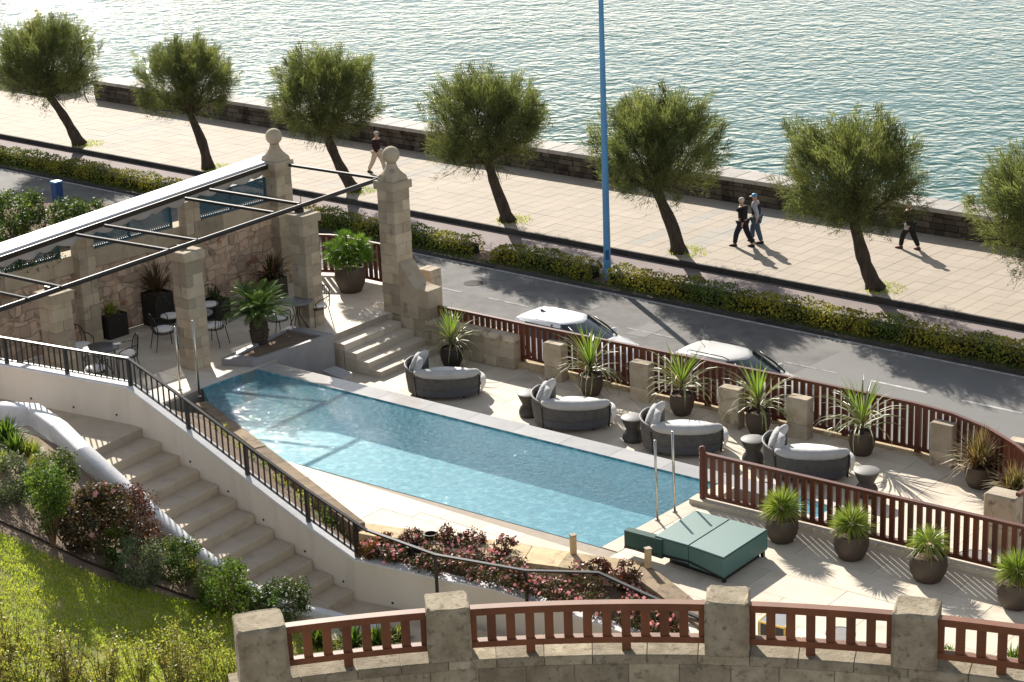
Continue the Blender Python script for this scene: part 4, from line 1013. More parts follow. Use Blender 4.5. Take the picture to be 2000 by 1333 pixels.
for i, hh in enumerate((.4, .62)):
    b = MB(); b.tint = rnd.uniform(-.8, .8); b.bbox((q.x, q.y, z), .62 + .01 * i, .42, hh - .004, UA, .025); b.build('stone_block', 'stone', t); z += hh

# ================================================================== garden stairs, white wall, railing
ZT0, RI = 1.3, .18
NP = [(280, 835), (315, 863.5), (352, 890), (388.5, 919), (426, 948), (461, 976), (496.5, 1005), (535, 1034), (574, 1065), (610, 1094), (650, 1124), (690, 1154)]
NS = [at(x, y, ZT0 - RI * i) for i, (x, y) in enumerate(NP)]
WV = at(159, 891, ZT0) - NS[0]; WL = WV.length; WD = WV.normalized()
D0 = NS[-1] - NS[0]; D0.z = 0; DL = D0.length; DD = D0.normalized(); DN = Vector((DD.y, -DD.x, 0))   # towards the lawn
t = thing('garden_steps', 'flight of pale stone garden steps running down along the white wall', 'steps', (NS[5].x, NS[5].y, -1))
for i in range(1, 12):
    a, c = NS[i - 1], NS[i]; d = Vector((c.x - a.x, c.y - a.y, 0)); z = ZT0 - RI * i; o = Vector((a.x, a.y, z - .30))
    cuts = [0, rnd.uniform(.35, .62), 1.12]
    for u0, u1 in zip(cuts[:-1], cuts[1:]):
        b = MB(); b.tint = rnd.uniform(-1, 1)
        p = o + WD * (WL * u0 + .003) - d * .03; e = .018
        Xv, Yv = d * 1.03, WD * (WL * (u1 - u0) - .006)
        q0 = [p, p + Xv, p + Xv + Yv, p + Yv]
        r0 = [v.copy() for v in q0]; r1 = [v + Z1 * (.30 - e) for v in q0]; dn = d.normalized() * e
        r2 = [q0[0] + Z1 * .30, q0[1] + Z1 * .30 - dn, q0[2] + Z1 * .30 - dn, q0[3] + Z1 * .30]
        b.loft([r0, r1, r2]); b.build('tread_stone', 'stair', t)
land = [NS[0], at(0, 778, ZT0), at(-190, 741, ZT0), at(-190, 880, ZT0), at(70, 850, ZT0), NS[0] + WV]
b = MB(); b.prism([xy0(p) for p in land], ZT0 - .5, ZT0 - .012); lt = struct(b, 'stair_landing', 'joint')
pave(lt, [xy0(p) for p in land], ZT0, WD, .8, .8, .008, 'stair', name='landing_slab', stagger=0, off=xy0(NS[0]), th=.03)

# white wall
WT = []                                      # top of the wall: camera side edge
A_, B_ = at(0, 778, ZT0), NS[0]
WT.append(atv(7, 714, A_, B_) + (A_ - B_).normalized() * 2.2)
for x, y in ((7, 714), (125, 735), (248, 757)): WT.append(atv(x, y, A_, B_))
for x, y in ((361, 842), (476, 932), (595, 1024), (691, 1093)): WT.append(atv(x, y, NS[0], NS[-1]))
for x, y, z in ((790, 1116, -.10), (880, 1136, -.15), (960, 1151, -.20), (1066, 1184, -.30), (1202, 1231, -.45), (1330, 1277, -.6), (1450, 1320, -.75)): WT.append(at(x, y, z))
def backline(P, d):
    out = []
    for i, p in enumerate(P):
        q = P[min(i + 1, len(P) - 1)] - P[max(i - 1, 0)]; q.z = 0; q.normalize(); out.append(p + Vector((-q.y, q.x, 0)) * d)
    return out
WTB = backline(WT, .22)
t = thing('stair_wall', 'long cream rendered wall between the garden steps and the flower bed', 'wall', (NS[5].x, NS[5].y, -1.5))
bot = [-1.6] * len(WT)
b = MB(); b.loft([[Vector((p.x, p.y, -1.7)), Vector((q.x, q.y, -1.7)), q - Z1 * .025, p - Z1 * .025] for p, q in zip(WT, WTB)]); b.build('rendered_wall', 'white', t)
b = MB(); f_ = backline(WT, -.012); g_ = backline(WT, .235)
b.loft([[p - Z1 * .024, q - Z1 * .024, q + Z1 * .012, p + Z1 * .012] for p, q in zip(f_, g_)]); b.build('wall_cap', 'whitecap', t)
for x, y in ((61, 778.5), (144, 795.5), (228, 810.5)):
    p = atv(x, y, A_, B_); nn = (B_ - A_).normalized(); nn = Vector((nn.y, -nn.x, 0)); b = MB(); b.tube([p - nn * .01, p + nn * .012], .022, 8); b.build('wall_light', 'black', t)
for x, y in ((298, 843), (372, 902), (446, 960), (515, 1015.5), (596, 1077), (671, 1136)):
    p = atv(x, y, NS[0], NS[-1]); b = MB(); b.tube([p - DN * .01, p + DN * .012], .022, 8); b.build('wall_light', 'black', t)
p = atv(767, 1178, WT[7], WT[8]); nn = (WT[8] - WT[7]); nn.z = 0; nn.normalize(); nn = Vector((nn.y, -nn.x, 0)); b = MB(); b.tube([p - nn * .02, p + nn * .012], .022, 8); b.build('wall_light', 'black', t)

# black railing on the wall
MID = backline(WT, .10); RHS = [.53, .53, .53, .54, .57, .60, .63, .66]
t = thing('stair_railing', 'black metal railing with thin balusters on top of the cream wall', 'railing', MID[4])
rp_ = [p + Z1 * h for p, h in zip(MID[:8], RHS)]; ext = rp_[-1] + (rp_[-1] - rp_[-2]).normalized() * .32
b = MB(); b.sweep(rp_ + [ext], .06, .035); b.build('top_rail', 'black', t)
b = MB(); b.sweep([p + Z1 * .07 for p in MID[:8]], .035, .025); b.build('bottom_rail', 'black', t)
for p, h in zip(MID[1:8], RHS[1:]):
    b = MB(); b.box(p + Z1 * .0, .065, .065, h + .01, math.atan2(DD.y, DD.x)); b.build('rail_post', 'black', t)
posts = [Vector(p) for p in MID[:8]]; ln = 0
for a, c, ha, hc in zip(posts[:-1], posts[1:], RHS[:-1], RHS[1:]):
    L = Vector((c.x - a.x, c.y - a.y, 0)).length; k = max(2, round(L / .152))
    for i in range(1, k):
        p = a.lerp(c, i / k)
        if shot(p + Z1 * .4):
            b = MB(); b.box(p + Z1 * .08, .024, .024, lerp(ha, hc, i / k) - .08, math.atan2(DD.y, DD.x)); b.build('baluster', 'black', t)
HR = [ext + Z1 * .015] + [at(x, y, z) for x, y, z in ((850, 1086, .42), (1027, 1117, .34), (1169, 1121, .28), (1250, 1158, .20), (1358, 1206, .10), (1440, 1245, 0))]
t = thing('handrail', 'single grey handrail over the pink flower bed', 'handrail', HR[2])
b = MB(); b.sweep(HR, .065, .035); b.build('rail', 'black', t)
for x, y, k in ((850, 1131, 1), (1027, 1163, 2)):
    q = HR[k]; b = MB(); b.box((q.x, q.y, -.35), .05, .05, q.z + .36, .3); b.build('rail_post', 'black', t)

# terrain of the garden
def gz(p):
    q = Vector((p[0] - NS[0].x, p[1] - NS[0].y, 0)); s = q.dot(DD); w_ = q.dot(DN)
    z = ZT0 - (.363 * min(max(s, 0), DL) + .04 * min(s, 0) + .12 * max(0, s - DL)) + .10 * (w_ - WL) + .20 * max(0, w_ - WL - 1.0)
    return z + .03 * math.sin(s * 1.3) * math.cos(w_ * 1.1)
def atg(x, y, dz=0.0):
    z = 1.0
    for _ in range(14): p = at(x, y, z); z = gz(p) + dz
    return at(x, y, z)
rows = []
for w_ in np.linspace(WL * .93, 14, 40):
    rows.append([(lambda q: (q.x, q.y, gz(q)))(NS[0] + DD * s + DN * w_) for s in np.linspace(-9, 16, 60)])
b = MB(); b.sheet(rows); struct(b, 'garden_bed', 'bedsoil', smooth=True)
# lower path and soil at the foot of the steps
q0, q1 = NS[-1], NS[-1] + WV * 1.1; zz = ZT0 - RI * 11 - .17
b = MB(); b.prism([xy0(q0 - DD * .2), xy0(q1 - DD * .2), xy0(q1 + DD * 9 + DN * 2), xy0(q0 + DD * 9 - DN * 1.2)], zz - .3, zz); struct(b, 'lower_path', 'stair')
LB_ = [(-60, 1012), (0, 1041), (60, 1068), (130, 1104), (230, 1141), (330, 1168), (400, 1186), (470, 1206), (560, 1232), (660, 1252), (760, 1262), (840, 1268)]
rows = []
for j in range(15):
    k = j / 14; rows.append([atg(lerp(x, x * 1.0 - 10, k), lerp(y, 1450, k), .02) for x, y in LB_])
b = MB(); b.sheet(rows); lawn = struct(b, 'lawn', 'lawnsoil', smooth=True)
def lawn_y(x):
    for (xa, ya), (xb, yb) in zip(LB_[:-1], LB_[1:]):
        if xa <= x <= xb: return ya + (yb - ya) * (x - xa) / (xb - xa)
    return 1300
rs = np.random.RandomState(8); P_ = []; T_ = []
for _ in range(15000):
    x = rs.uniform(-40, 830); y0 = lawn_y(x); y = y0 + (1400 - y0) * rs.uniform() ** 1.15
    if x > 470 and y > 1330: continue
    q = atg(x, y, .015); thin = mnoise.noise(Vector((q.x * .9, q.y * .9, 3)))
    if thin < -.28 and rs.uniform() < .7: continue
    for _k in range(4): P_.append((q.x + rs.normal(0, .05), q.y + rs.normal(0, .05), q.z)); T_.append(thin * 1.3)
P_ = np.array(P_); n = len(P_); d = np.array([0, 0, 1.]) + rs.normal(0, .55, (n, 3)); d[:, 2] = np.abs(d[:, 2]) + .15
quads('lawn_grass', blades(P_, d, rs.uniform(.04, .10, n), .014, .15, rs), 'grass', np.clip(np.array(T_) * .6 + rs.uniform(-.55, .55, n), -1, 1), None, 'stuff', origin=tuple(P_.mean(0)))
t = thing('lawn_edging', 'thin dark edging strip curving along the border of the lawn', 'edging', atg(163, 1099))
b = MB(); b.sweep([atg(x, y, -.01) for x, y in ((-40, 1004), (0, 1021), (89, 1061), (163, 1098), (230, 1124), (294, 1143), (350, 1163), (402, 1180), (470, 1200))], .02, .05); b.build('strip', 'pipe', t)

# rounded white kerb wall on the lawn side of the steps
KW = [atg(x, y) for x, y in ((-120, 812), (0, 822), (70, 826), (120, 862), (168, 908), (230, 958), (300, 1014), (390, 1092), (470, 1146), (552, 1190), (640, 1206), (760, 1240))]
kp = []
for i, p in enumerate(KW): kp.append(p)
t = thing('kerb_wall', 'low rounded white kerb wall between the planting and the garden steps', 'wall', KW[4])
hts = [.36, .36, .36, .36, .34, .29, .23, .20, .16, .14, .12, .1]
for i in range(len(kp) - 1):
    b = MB(); b.tint = rnd.uniform(-1, 1); rings = []
    for p, h in ((kp[i], hts[i]), (kp[i + 1], hts[i + 1])):
        dd = kp[min(i + 1, len(kp) - 1)] - kp[max(i, 0)]; ia = max(0, i - (p is kp[i])); j = i if p is kp[i] else i + 1
        dd = kp[min(j + 1, len(kp) - 1)] - kp[max(j - 1, 0)]; dd.z = 0; dd.normalize(); nn = Vector((-dd.y, dd.x, 0)); wd = (.17, .17, .17, .17, .165, .15, .12, .12, .11, .10, .10, .1)[j]
        rings.append([p + nn * x_ + Z1 * z_ for x_, z_ in ((wd, -.4), (wd, h - .07), (wd * .93, h - .025), (wd * .75, h), (0, h + .012), (-wd * .75, h), (-wd * .93, h - .025), (-wd, h - .07), (-wd, -.4))])
    b.loft(rings); b.build('kerb_segment', 'whitecap', t, smooth=50)

# bed between the wall and the pool
BA = [p - Z1 * .06 for p in WTB]
BB = [at(-300, 870, -.3), at(-150, 850, -.3), at(150, 830, -.35), at(310, 812, -.4), at(412, 806, -.4), at(535, 905, -.4), at(640, 986, -.4), at(703, 1044, -.2), at(790, 1060, -.1), at(880, 1078, -.1), at(960, 1090, -.1), at(1066, 1104, -.1), at(1215, 1136, -.1), at(1300, 1180, -.25), at(1400, 1245, -.4)]
rows = []
for k in np.linspace(0, 1, 9):
    rows.append([lerp(p, q, k) + Z1 * (.05 * math.sin(k * math.pi) * math.sin(i * 1.7)) for i, (p, q) in enumerate(zip(BA, BB))])
b = MB(); b.sheet(rows); struct(b, 'planting_bed', 'soil', smooth=True)
# parapet and coping along the pool side of the bed
t = thing('pool_parapet', 'dark brown stone parapet along the slanting end of the pool', 'wall', at(560, 900, -.4))
s1 = [at(x, y, .16) for x, y in ((404, 783), (440, 810), (480, 841), (520, 871), (560, 901), (600, 932), (640, 963), (676, 992), (713, 1021))]
for i, (p, q) in enumerate(zip(s1[:-1], s1[1:])):
    d = (q - p).normalized(); nn = Vector((d.y, -d.x, 0)); b = MB(); b.tint = rnd.uniform(-1, 1)
    b.obox(p + d * .004 - Z1 * .62, d * ((q - p).length - .008), nn * .26, Z1 * (.62 + rnd.uniform(-.008, .008))); b.build('parapet_stone', 'brownst', t)
t = thing('bed_coping', 'wide sunlit sandstone coping between the pool deck and the pink flowers', 'coping', at(960, 1075, -.4))
up = [(714, 1021), (789, 1032), (867, 1043), (960, 1055), (1040, 1066), (1112, 1077), (1172, 1086), (1255, 1097)]
lo_ = [(700, 1041), (772, 1056), (850, 1073), (940, 1086), (1020, 1098), (1090, 1107), (1150, 1116), (1238, 1127)]
for i in range(7):
    p = [at(*up[i], .08), at(*up[i + 1], .08), at(*lo_[i + 1], .08), at(*lo_[i], .08)]; c = sum(p, Vector()) / 4
    p = [c + (v - c) * .993 for v in p]; b = MB(); b.tint = rnd.uniform(-1, 1); b.prism([xy0(v) for v in p], -.45, .08 + rnd.uniform(-.006, .006)); b.build('coping_stone', 'sand', t)
t = thing('bed_coping', 'brown stone coping turning down beside the green daybed', 'coping', at(1300, 1140, -.4))
up = [(1257, 1097), (1300, 1128), (1345, 1163), (1400, 1208)]; lo_ = [(1240, 1127), (1283, 1158), (1328, 1193), (1383, 1238)]
for i in range(3):
    p = [at(*up[i], .07), at(*up[i + 1], .07), at(*lo_[i + 1], .07), at(*lo_[i], .07)]; c = sum(p, Vector()) / 4
    p = [c + (v - c) * .992 for v in p]; b = MB(); b.tint = rnd.uniform(-1, 1); b.prism([xy0(v) for v in p], -.6, .07); b.build('coping_stone', 'brownst', t)
for (x, y), lab in (((1120, 1081), 'short pale timber post on the coping at the corner of the pool'), ((1266, 1108), 'short pale timber post in front of the green daybed')):
    q = at(x, y, .085); t = thing('timber_post', lab, 'post', q, 0, 'short timber posts on the coping'); b = MB(); b.bbox(q, .10, .10, .34, .4, .012); b.build('post', 'timber', t); b = MB(); b.box(q + Z1 * .342, .112, .112, .02, .4); b.build('cap', 'stone', t)

# ================================================================== planting
def shrub(name, label, base, w_, h, n, leaf, m, seed, group=None, stems=6, clump=34, up=.35, low=.18, lean=(0, 0), stemm='twig', asp=.55, hollow=.45, extra=None):
    rs = np.random.RandomState(seed); base = Vector(base)
    t = thing(name, label, name.replace('_', ' ').split()[-1] if name != 'foreground_shrub' else 'shrub', base, 0, group)
    q = unit(rs.normal(size=(clump, 3))); q[:, 2] = np.where(q[:, 2] < -.2, q[:, 2] * 1.0, q[:, 2])
    rr = rs.uniform(hollow, 1.0, (clump, 1)) ** .7
    c = np.array([0, 0, h * (.44 + (.12 if low > .3 else 0))]) + q * np.array([w_ / 2, w_ / 2, h * .5]) * rr * .86
    if low > .3:
        tp = np.clip(.25 + .85 * c[:, 2:3] / h, .25, 1.05); c[:, :2] *= tp; c[:, 2] = h * .1 + c[:, 2] * .92
    c[:, 0] += lean[0] * c[:, 2] / h; c[:, 1] += lean[1] * c[:, 2] / h; c[:, 2] = np.maximum(c[:, 2], h * .08)
    rad = rs.uniform(.10, .2, clump) * (w_ + h) / 2
    Pq, tq = leafcloud(c + np.array(base), rad, max(1, n // clump), leaf, rs, up, asp)
    quads('foliage', Pq, m, tq, t, 'stuff')
    b = MB()
    for k in range(stems):
        e = c[rs.randint(clump)]; b.tube([base + Vector((rs.uniform(-.05, .05), rs.uniform(-.05, .05), -.05)), base + Vector(e * np.array([.45, .45, .5])) + Vector(rs.normal(0, .03, 3)), base + Vector(e)], [.018, .012, .005], 5)
    b.build('stems', stemm, t)
    if extra:
        fm, cnt, fs = extra; k = rs.randint(0, clump, cnt); dd = unit(rs.normal(size=(cnt, 3)) + np.array([-.1, -.5, .6])); fc = c[k] + dd * rad[k][:, None] * .95 + np.array(base)
        F, ft = blossoms(fc, fs, rs); quads('blossoms', F, fm, ft, t, 'stuff')
    return t
def blossoms(c, size, rs):
    out = []; tt = []
    for p in c:
        nrm = unit(rs.normal(size=3) + np.array([-.2, -.8, 1.2])); a0 = unit(np.cross(nrm, rs.normal(size=3))); b0 = np.cross(nrm, a0); s = size * rs.uniform(.7, 1.25); tint = rs.uniform(-1, 1); o = rs.uniform(0, 6)
        for k in range(5):
            an = o + k * 2 * math.pi / 5; u = a0 * math.cos(an) + b0 * math.sin(an); v = -a0 * math.sin(an) + b0 * math.cos(an)
            out.append([p, p + u * s * .35 + v * s * .24 + nrm * s * .14, p + u * s * .55 + nrm * s * .08, p + u * s * .35 - v * s * .24 + nrm * s * .14]); tt.append(tint)
    return np.array(out), np.array(tt)
def tuft(name, label, base, n, L, wdt, m, seed, group=None, droop=.35, spread=.9, cat='plant', r0=.05):
    rs = np.random.RandomState(seed); t = thing(name, label, cat, base, 0, group)
    strap_tuft(t, Vector(base), n, L, wdt, m, rs, droop, spread, r0); return t
def strap_tuft(parent, base, n, L, wdt, m, rs, droop=.35, spread=.9, r0=.05, name='leaves'):
    """arching strap leaves in three joined pieces"""
    az = rs.uniform(0, 2 * math.pi, n); el = np.clip(rs.normal(.95, .38 * spread, n), .02, 1.5); ll = L * rs.uniform(.65, 1.1, n); o = []
    tt = []
    for i in range(n):
        d = np.array([math.cos(az[i]) * math.cos(el[i]), math.sin(az[i]) * math.cos(el[i]), math.sin(el[i])]); side = np.array([-math.sin(az[i]), math.cos(az[i]), 0]); p = np.array(base) + side * rs.normal(0, r0) + d * .02; tn = rs.uniform(-1, 1)
        ws = [wdt * .7, wdt, wdt * .8, .002]; pts = [p]
        for k in range(3):
            d2 = d.copy(); d2[2] -= droop * (k * .6) * (1.2 - el[i] * .5); d2 = unit(d2); pts.append(pts[-1] + d2 * ll[i] / 3); d = d2
        for k in range(3):
            o.append([pts[k] - side * ws[k] / 2, pts[k] + side * ws[k] / 2, pts[k + 1] + side * ws[k + 1] / 2, pts[k + 1] - side * ws[k + 1] / 2]); tt.append(tn)
    return quads(name, np.array(o), m, np.array(tt), parent, 'stuff')
G = atg
tuft('strap_plant', 'dark glossy strap-leaved clump against the white kerb wall at the left edge', G(14, 868), 160, .55, .045, 'lushbush', 101, None, .45)
tuft('strap_plant', 'lower dark strap-leaved clump under the white kerb wall', G(34, 890), 130, .45, .04, 'lushbush', 102, None, .45)
tuft('yellow_tuft', 'bright yellow-green tuft of thin leaves in the left planting', G(62, 893), 220, .36, .022, 'yelgreen', 103, None, .3)
tuft('yellow_tuft', 'olive-yellow tuft at the left edge above the grey bush', G(10, 918), 200, .36, .022, 'yelgreen', 104, None, .3)
tuft('yellow_tuft', 'olive-yellow tuft between the bright one and the grey bush', G(72, 925), 200, .36, .022, 'olive', 105, None, .3)
shrub('rounded_bush', 'large grey-green bush at the left edge of the planting', G(28, 980), 1.6, 1.0, 5000, .055, 'greybush', 106)
shrub('rounded_bush', 'green bush behind the many-stemmed shrub', G(112, 960), 1.2, .9, 3200, .055, 'bush', 107)
shrub('leafy_shrub', 'tall many-stemmed green shrub standing alone in the bare soil', G(104, 1068), 1.05, 1.5, 3600, .06, 'lushbush', 108, stems=22, low=.75, clump=46, hollow=.3)
shrub('camellia_shrub', 'dark leafy shrub with large pink flowers beside the garden steps', G(196, 1084), 1.55, 1.35, 5200, .08, 'pinkplant', 109, stems=14, clump=44, low=.25, extra=('pink', 14, .11))
shrub('bronze_shrub', 'bronze-red shrub leaning over the garden steps', G(270, 1072), 1.2, 1.35, 4200, .055, 'redleaf', 110, stems=12)
shrub('leafy_shrub', 'narrow light green shoot between the camellia and the grey bush', G(232, 1112), .5, .95, 1000, .06, 'lushbush', 111, stems=8)
shrub('rounded_bush', 'silvery round bush below the bronze shrub', G(278, 1146), 1.0, 1.05, 4600, .045, 'greybush', 112, clump=44)
shrub('rounded_bush', 'grassy green bush against the foot of the kerb wall', G(342, 1134), 1.05, .95, 3800, .055, 'bush', 113)
tuft('yellow_tuft', 'straw-coloured grass tuft right of the grassy green bush', G(372, 1130), 200, .4, .016, 'olive', 114, None, .4)
shrub('leafy_shrub', 'loose green shrub with upright shoots near the bottom of the steps', G(440, 1194), 1.25, 1.15, 3600, .06, 'lushbush', 115, stems=20, low=.2, clump=48, hollow=.35)
shrub('rounded_bush', 'low green bush between the loose shrub and the white-flowered one', G(500, 1200), .8, .6, 1800, .05, 'bush', 116)
shrub('flowering_shrub', 'white-flowered bush in front of the lowest garden steps', G(556, 1212), 1.2, .82, 4000, .05, 'bush', 117, clump=40, extra=('whitefl', 90, .045))
for i, (x, y, w_, h, m) in enumerate(((628, 1262, .5, .5, 'lushbush'), (688, 1268, .6, .6, 'lushbush'), (742, 1268, .55, .6, 'lushbush'), (775, 1262, .45, .5, 'olive'))):
    tuft('strap_plant', ['green clump behind the near wooden railing, leftmost', 'green clump behind the near wooden railing, second from the left', 'green clump behind the near wooden railing, third from the left', 'olive clump behind the near wooden railing beside its stone post'][i], G(x, y), 150, h * .75, .04, m, 140 + i, 'clumps behind the near railing', .45)
# tall rough shrubs at the bottom left
FS = [(-10, 1350, 1.3, 'olive'), (60, 1365, 1.25, 'yelgreen'), (130, 1345, 1.15, 'olive'), (205, 1350, 1.0, 'olive'), (275, 1345, 1.15, 'yelgreen'), (345, 1350, 1.1, 'olive'), (410, 1345, 1.0, 'yelgreen'), (20, 1300, 1.0, 'yelgreen'), (100, 1290, .8, 'yelgreen'), (320, 1290, .8, 'yelgreen'), (395, 1285, .8, 'yelgreen'), (455, 1340, .9, 'yelgreen')]
FL = ['tall straggling olive shrub at the left edge of the foreground', 'yellow-green straggling shrub just right of the left edge', 'olive straggling shrub with brown leaves in the lower left', 'sparse brownish shrub in the lower left foreground', 'yellow-green straggling shrub in the middle of the lower left', 'olive shrub with upright bare shoots in the lower left', 'yellow-leaved shoots left of the near stone post', 'yellow-green bush rising highest at the left edge of the lawn', 'low bush of yellow-green leaves on the lawn at the lower left', 'low yellow-green bush standing before the lawn edge', 'thin yellow-green shoots at the right end of the foreground shrubs', 'yellow shoots touching the near stone post']
for i, (x, y, h, m) in enumerate(FS):
    rs = np.random.RandomState(200 + i); B0 = G(x, y); t = thing('foreground_shrub', FL[i], 'shrub', B0, 0, 'straggling shrubs in the foreground')
    b = MB(); C_ = []; h *= .78
    for k in range(22):
        a = rs.uniform(0, 6.28); r = rs.uniform(0, .40); hh = h * rs.uniform(.5, 1.12); p0 = B0 + Vector((math.cos(a) * r * .4, math.sin(a) * r * .4, -.05)); p3 = B0 + Vector((math.cos(a) * r * 1.5, math.sin(a) * r * 1.5, hh)); mid_ = (p0 + p3) / 2 + Vector(rs.normal(0, .05, 3))
        b.tube([p0, mid_, p3], [.009, .007, .003], 4)
        for j in range(9):
            f = rs.uniform(.25, 1.0); q = p0.lerp(p3, f); C_.append(list(q + Vector(rs.normal(0, .035, 3))))
    b.build('stems', 'twig', t)
    C_ = np.array(C_); Pq, tq = leafcloud(C_, rs.uniform(.05, .12, len(C_)), 7, .052, rs, .3, .5)
    ok = rs.uniform(size=len(Pq)) < .86; quads('foliage', Pq[ok], m, tq[ok], t, 'stuff')
    k2 = rs.uniform(size=len(Pq)) < .07; quads('faded_leaves', Pq[k2] + rs.normal(0, .03, (1, 1, 3)), 'orange' if i % 2 else 'drytip', tq[k2], t, 'stuff')
# shrubs on the slope behind the railing
for i, (x, y, h) in enumerate(((420, 842, .55), (455, 876, .6), (492, 908, .7), (535, 945, .75), (580, 980, .75), (625, 1012, .7), (662, 1036, .5))):
    q = at(x, y, lerp(.5, -.05, i / 6)); shrub('slope_shrub', ['small dry shrub at the top of the railing slope', 'light green shrub second from the top behind the railing', 'light green shrub third from the top behind the railing', 'light green shrub in the middle of the railing slope', 'light green shrub fifth from the top behind the railing', 'light green shrub below the middle of the railing slope', 'small shrub at the lower end of the railing'][i], q - Z1 * .25, .75, h * .45 + .2, 480, .05, 'olive' if i % 3 == 0 else 'yelgreen' if i % 3 == 1 else 'lushbush', 160 + i, 'shrubs on the slope behind the black railing', stems=14, low=.3, clump=40, hollow=.3)
# pink flower bed: ground cover
rs = np.random.RandomState(77)
ub = [(705, 1068), (760, 1058), (860, 1054), (960, 1074), (1020, 1098), (1075, 1122), (1130, 1108), (1235, 1122), (1262, 1150), (1300, 1178), (1385, 1235)]
lb = [(708, 1082), (790, 1101), (880, 1121), (960, 1136), (1020, 1153), (1066, 1167), (1130, 1188), (1202, 1212), (1260, 1233), (1330, 1256), (1400, 1275)]
cl = []
for _ in range(430):
    k = rs.uniform(0, 9.999); i = int(k); f = k - i; v = rs.uniform(.04, 1); hz = rs.uniform(.02, .26)
    pu = (lerp(ub[i][0], ub[i + 1][0], f), lerp(ub[i][1], ub[i + 1][1], f)); pl_ = (lerp(lb[i][0], lb[i + 1][0], f), lerp(lb[i][1], lb[i + 1][1], f))
    if 1030 < pu[0] < 1110 and v < .35: continue
    zg = lerp(-.05, -.35, max(0, (k - 5) / 5)); p = at(lerp(pu[0], pl_[0], v), lerp(pu[1], pl_[1], v), zg + hz * .5); cl.append((p.x, p.y, p.z + hz * .2))
cl = np.array(cl); Pq, tq = leafcloud(cl, rs.uniform(.09, .16, len(cl)), 46, .062, rs, .5)
fb = quads('flower_bed', Pq, 'pinkplant', tq, None, 'stuff', origin=tuple(cl.mean(0)))
k = rs.randint(0, len(cl), 800); fc = cl[k] + unit(rs.normal(size=(800, 3)) + np.array([0, -.6, .7])) * .14; F, ft = blossoms(fc, .062, rs)
fo = quads('flower_bed_blossoms', F, 'pink', ft, None, 'stuff', origin=tuple(cl.mean(0)))
for i, (x, y, w_, h, m) in enumerate(((718, 1088, .5, .36, 'orange'), (752, 1070, .42, .32, 'orange'), (806, 1072, .5, .45, 'redleaf'), (877, 1068, .6, .42, 'redleaf'), (925, 1074, .7, .38, 'redleaf'), (985, 1088, .55, .45, 'redleaf'), (1165, 1124, .6, .36, 'redleaf'), (1225, 1134, .55, .4, 'redleaf'))):
    shrub('flowering_plant', ['orange-leaved plant at the lower end of the black railing', 'small orange-tipped plant under the start of the handrail', 'reddish plant in a dark pot under the handrail', 'reddish plant beside the dark pot along the coping', 'broad reddish plant in the middle of the flower bed', 'dark reddish bush where the bed narrows', 'reddish plant in front of the pale coping near its corner', 'reddish plant at the brown corner of the coping'][i], at(x, y, -.02), w_, h, 700, .055, m, 180 + i, 'reddish plants of the flower bed', stems=14, low=.2, clump=22, extra=('pink', 6, .07) if m != 'orange' else None)
for (x, y), lab in (((808, 1090), 'small dark plastic pot among the flowers under the handrail'), ((842, 1066), 'dark plastic pot at the back of the flower bed')):
    q = at(x, y, -.05); t = thing('plastic_pot', lab, 'pot', q); b = MB(); b.lathe([(.09, 0), (.12, .22), (.125, .24), (.11, .24), (.1, .18)], q, 14); b.build('pot', 'potdark', t, smooth=40)
for k in range(2):
    t = thing('irrigation_pipe', ['upper thin irrigation pipe on the soil of the flower bed', 'lower thin irrigation pipe on the soil of the flower bed'][k], 'pipe', at(1070, 1110 + 6 * k, -.05)); b = MB(); b.tube([at(1010, 1096 + 6 * k, 0), at(1060, 1106 + 5 * k, 0), at(1112, 1112 + 4 * k, 0)], .012, 5); b.build('pipe', 'pipe', t)

# ================================================================== near parapet with its railing
ZB = 4.5
c1, c2, c3 = at(878, 1292, ZB), at(1420, 1281, ZB), at(1784, 1306, ZB)
def circ(a, b_, c):
    ax, ay, bx, by, cx, cy = a.x, a.y, b_.x, b_.y, c.x, c.y; d = 2 * (ax * (by - cy) + bx * (cy - ay) + cx * (ay - by))
    ux = ((ax * ax + ay * ay) * (by - cy) + (bx * bx + by * by) * (cy - ay) + (cx * cx + cy * cy) * (ay - by)) / d
    uy = ((ax * ax + ay * ay) * (cx - bx) + (bx * bx + by * by) * (ax - cx) + (cx * cx + cy * cy) * (bx - ax)) / d
    return Vector((ux, uy, 0))
AC = circ(c1, c2, c3); AR = (Vector((c1.x, c1.y, 0)) - AC).length
def arc(a, r, z): return Vector((AC.x + math.cos(a) * r, AC.y + math.sin(a) * r, z))
def ang_of(p): return math.atan2(p.y - AC.y, p.x - AC.x)
PWS = .49
angs = [ang_of(at(x, y, ZB)) for x, y in ((524, 1347), (880, 1293), (1420, 1281), (1784, 1306), (2160, 1372))]
t = thing('stone_parapet', 'curved weathered stone parapet wall along the bottom of the picture', 'wall', arc(angs[2], AR, 2.0))
step_a = .56 / AR; a0, a1 = angs[-1] - .06, angs[0] + .012
a = a0; k = 0
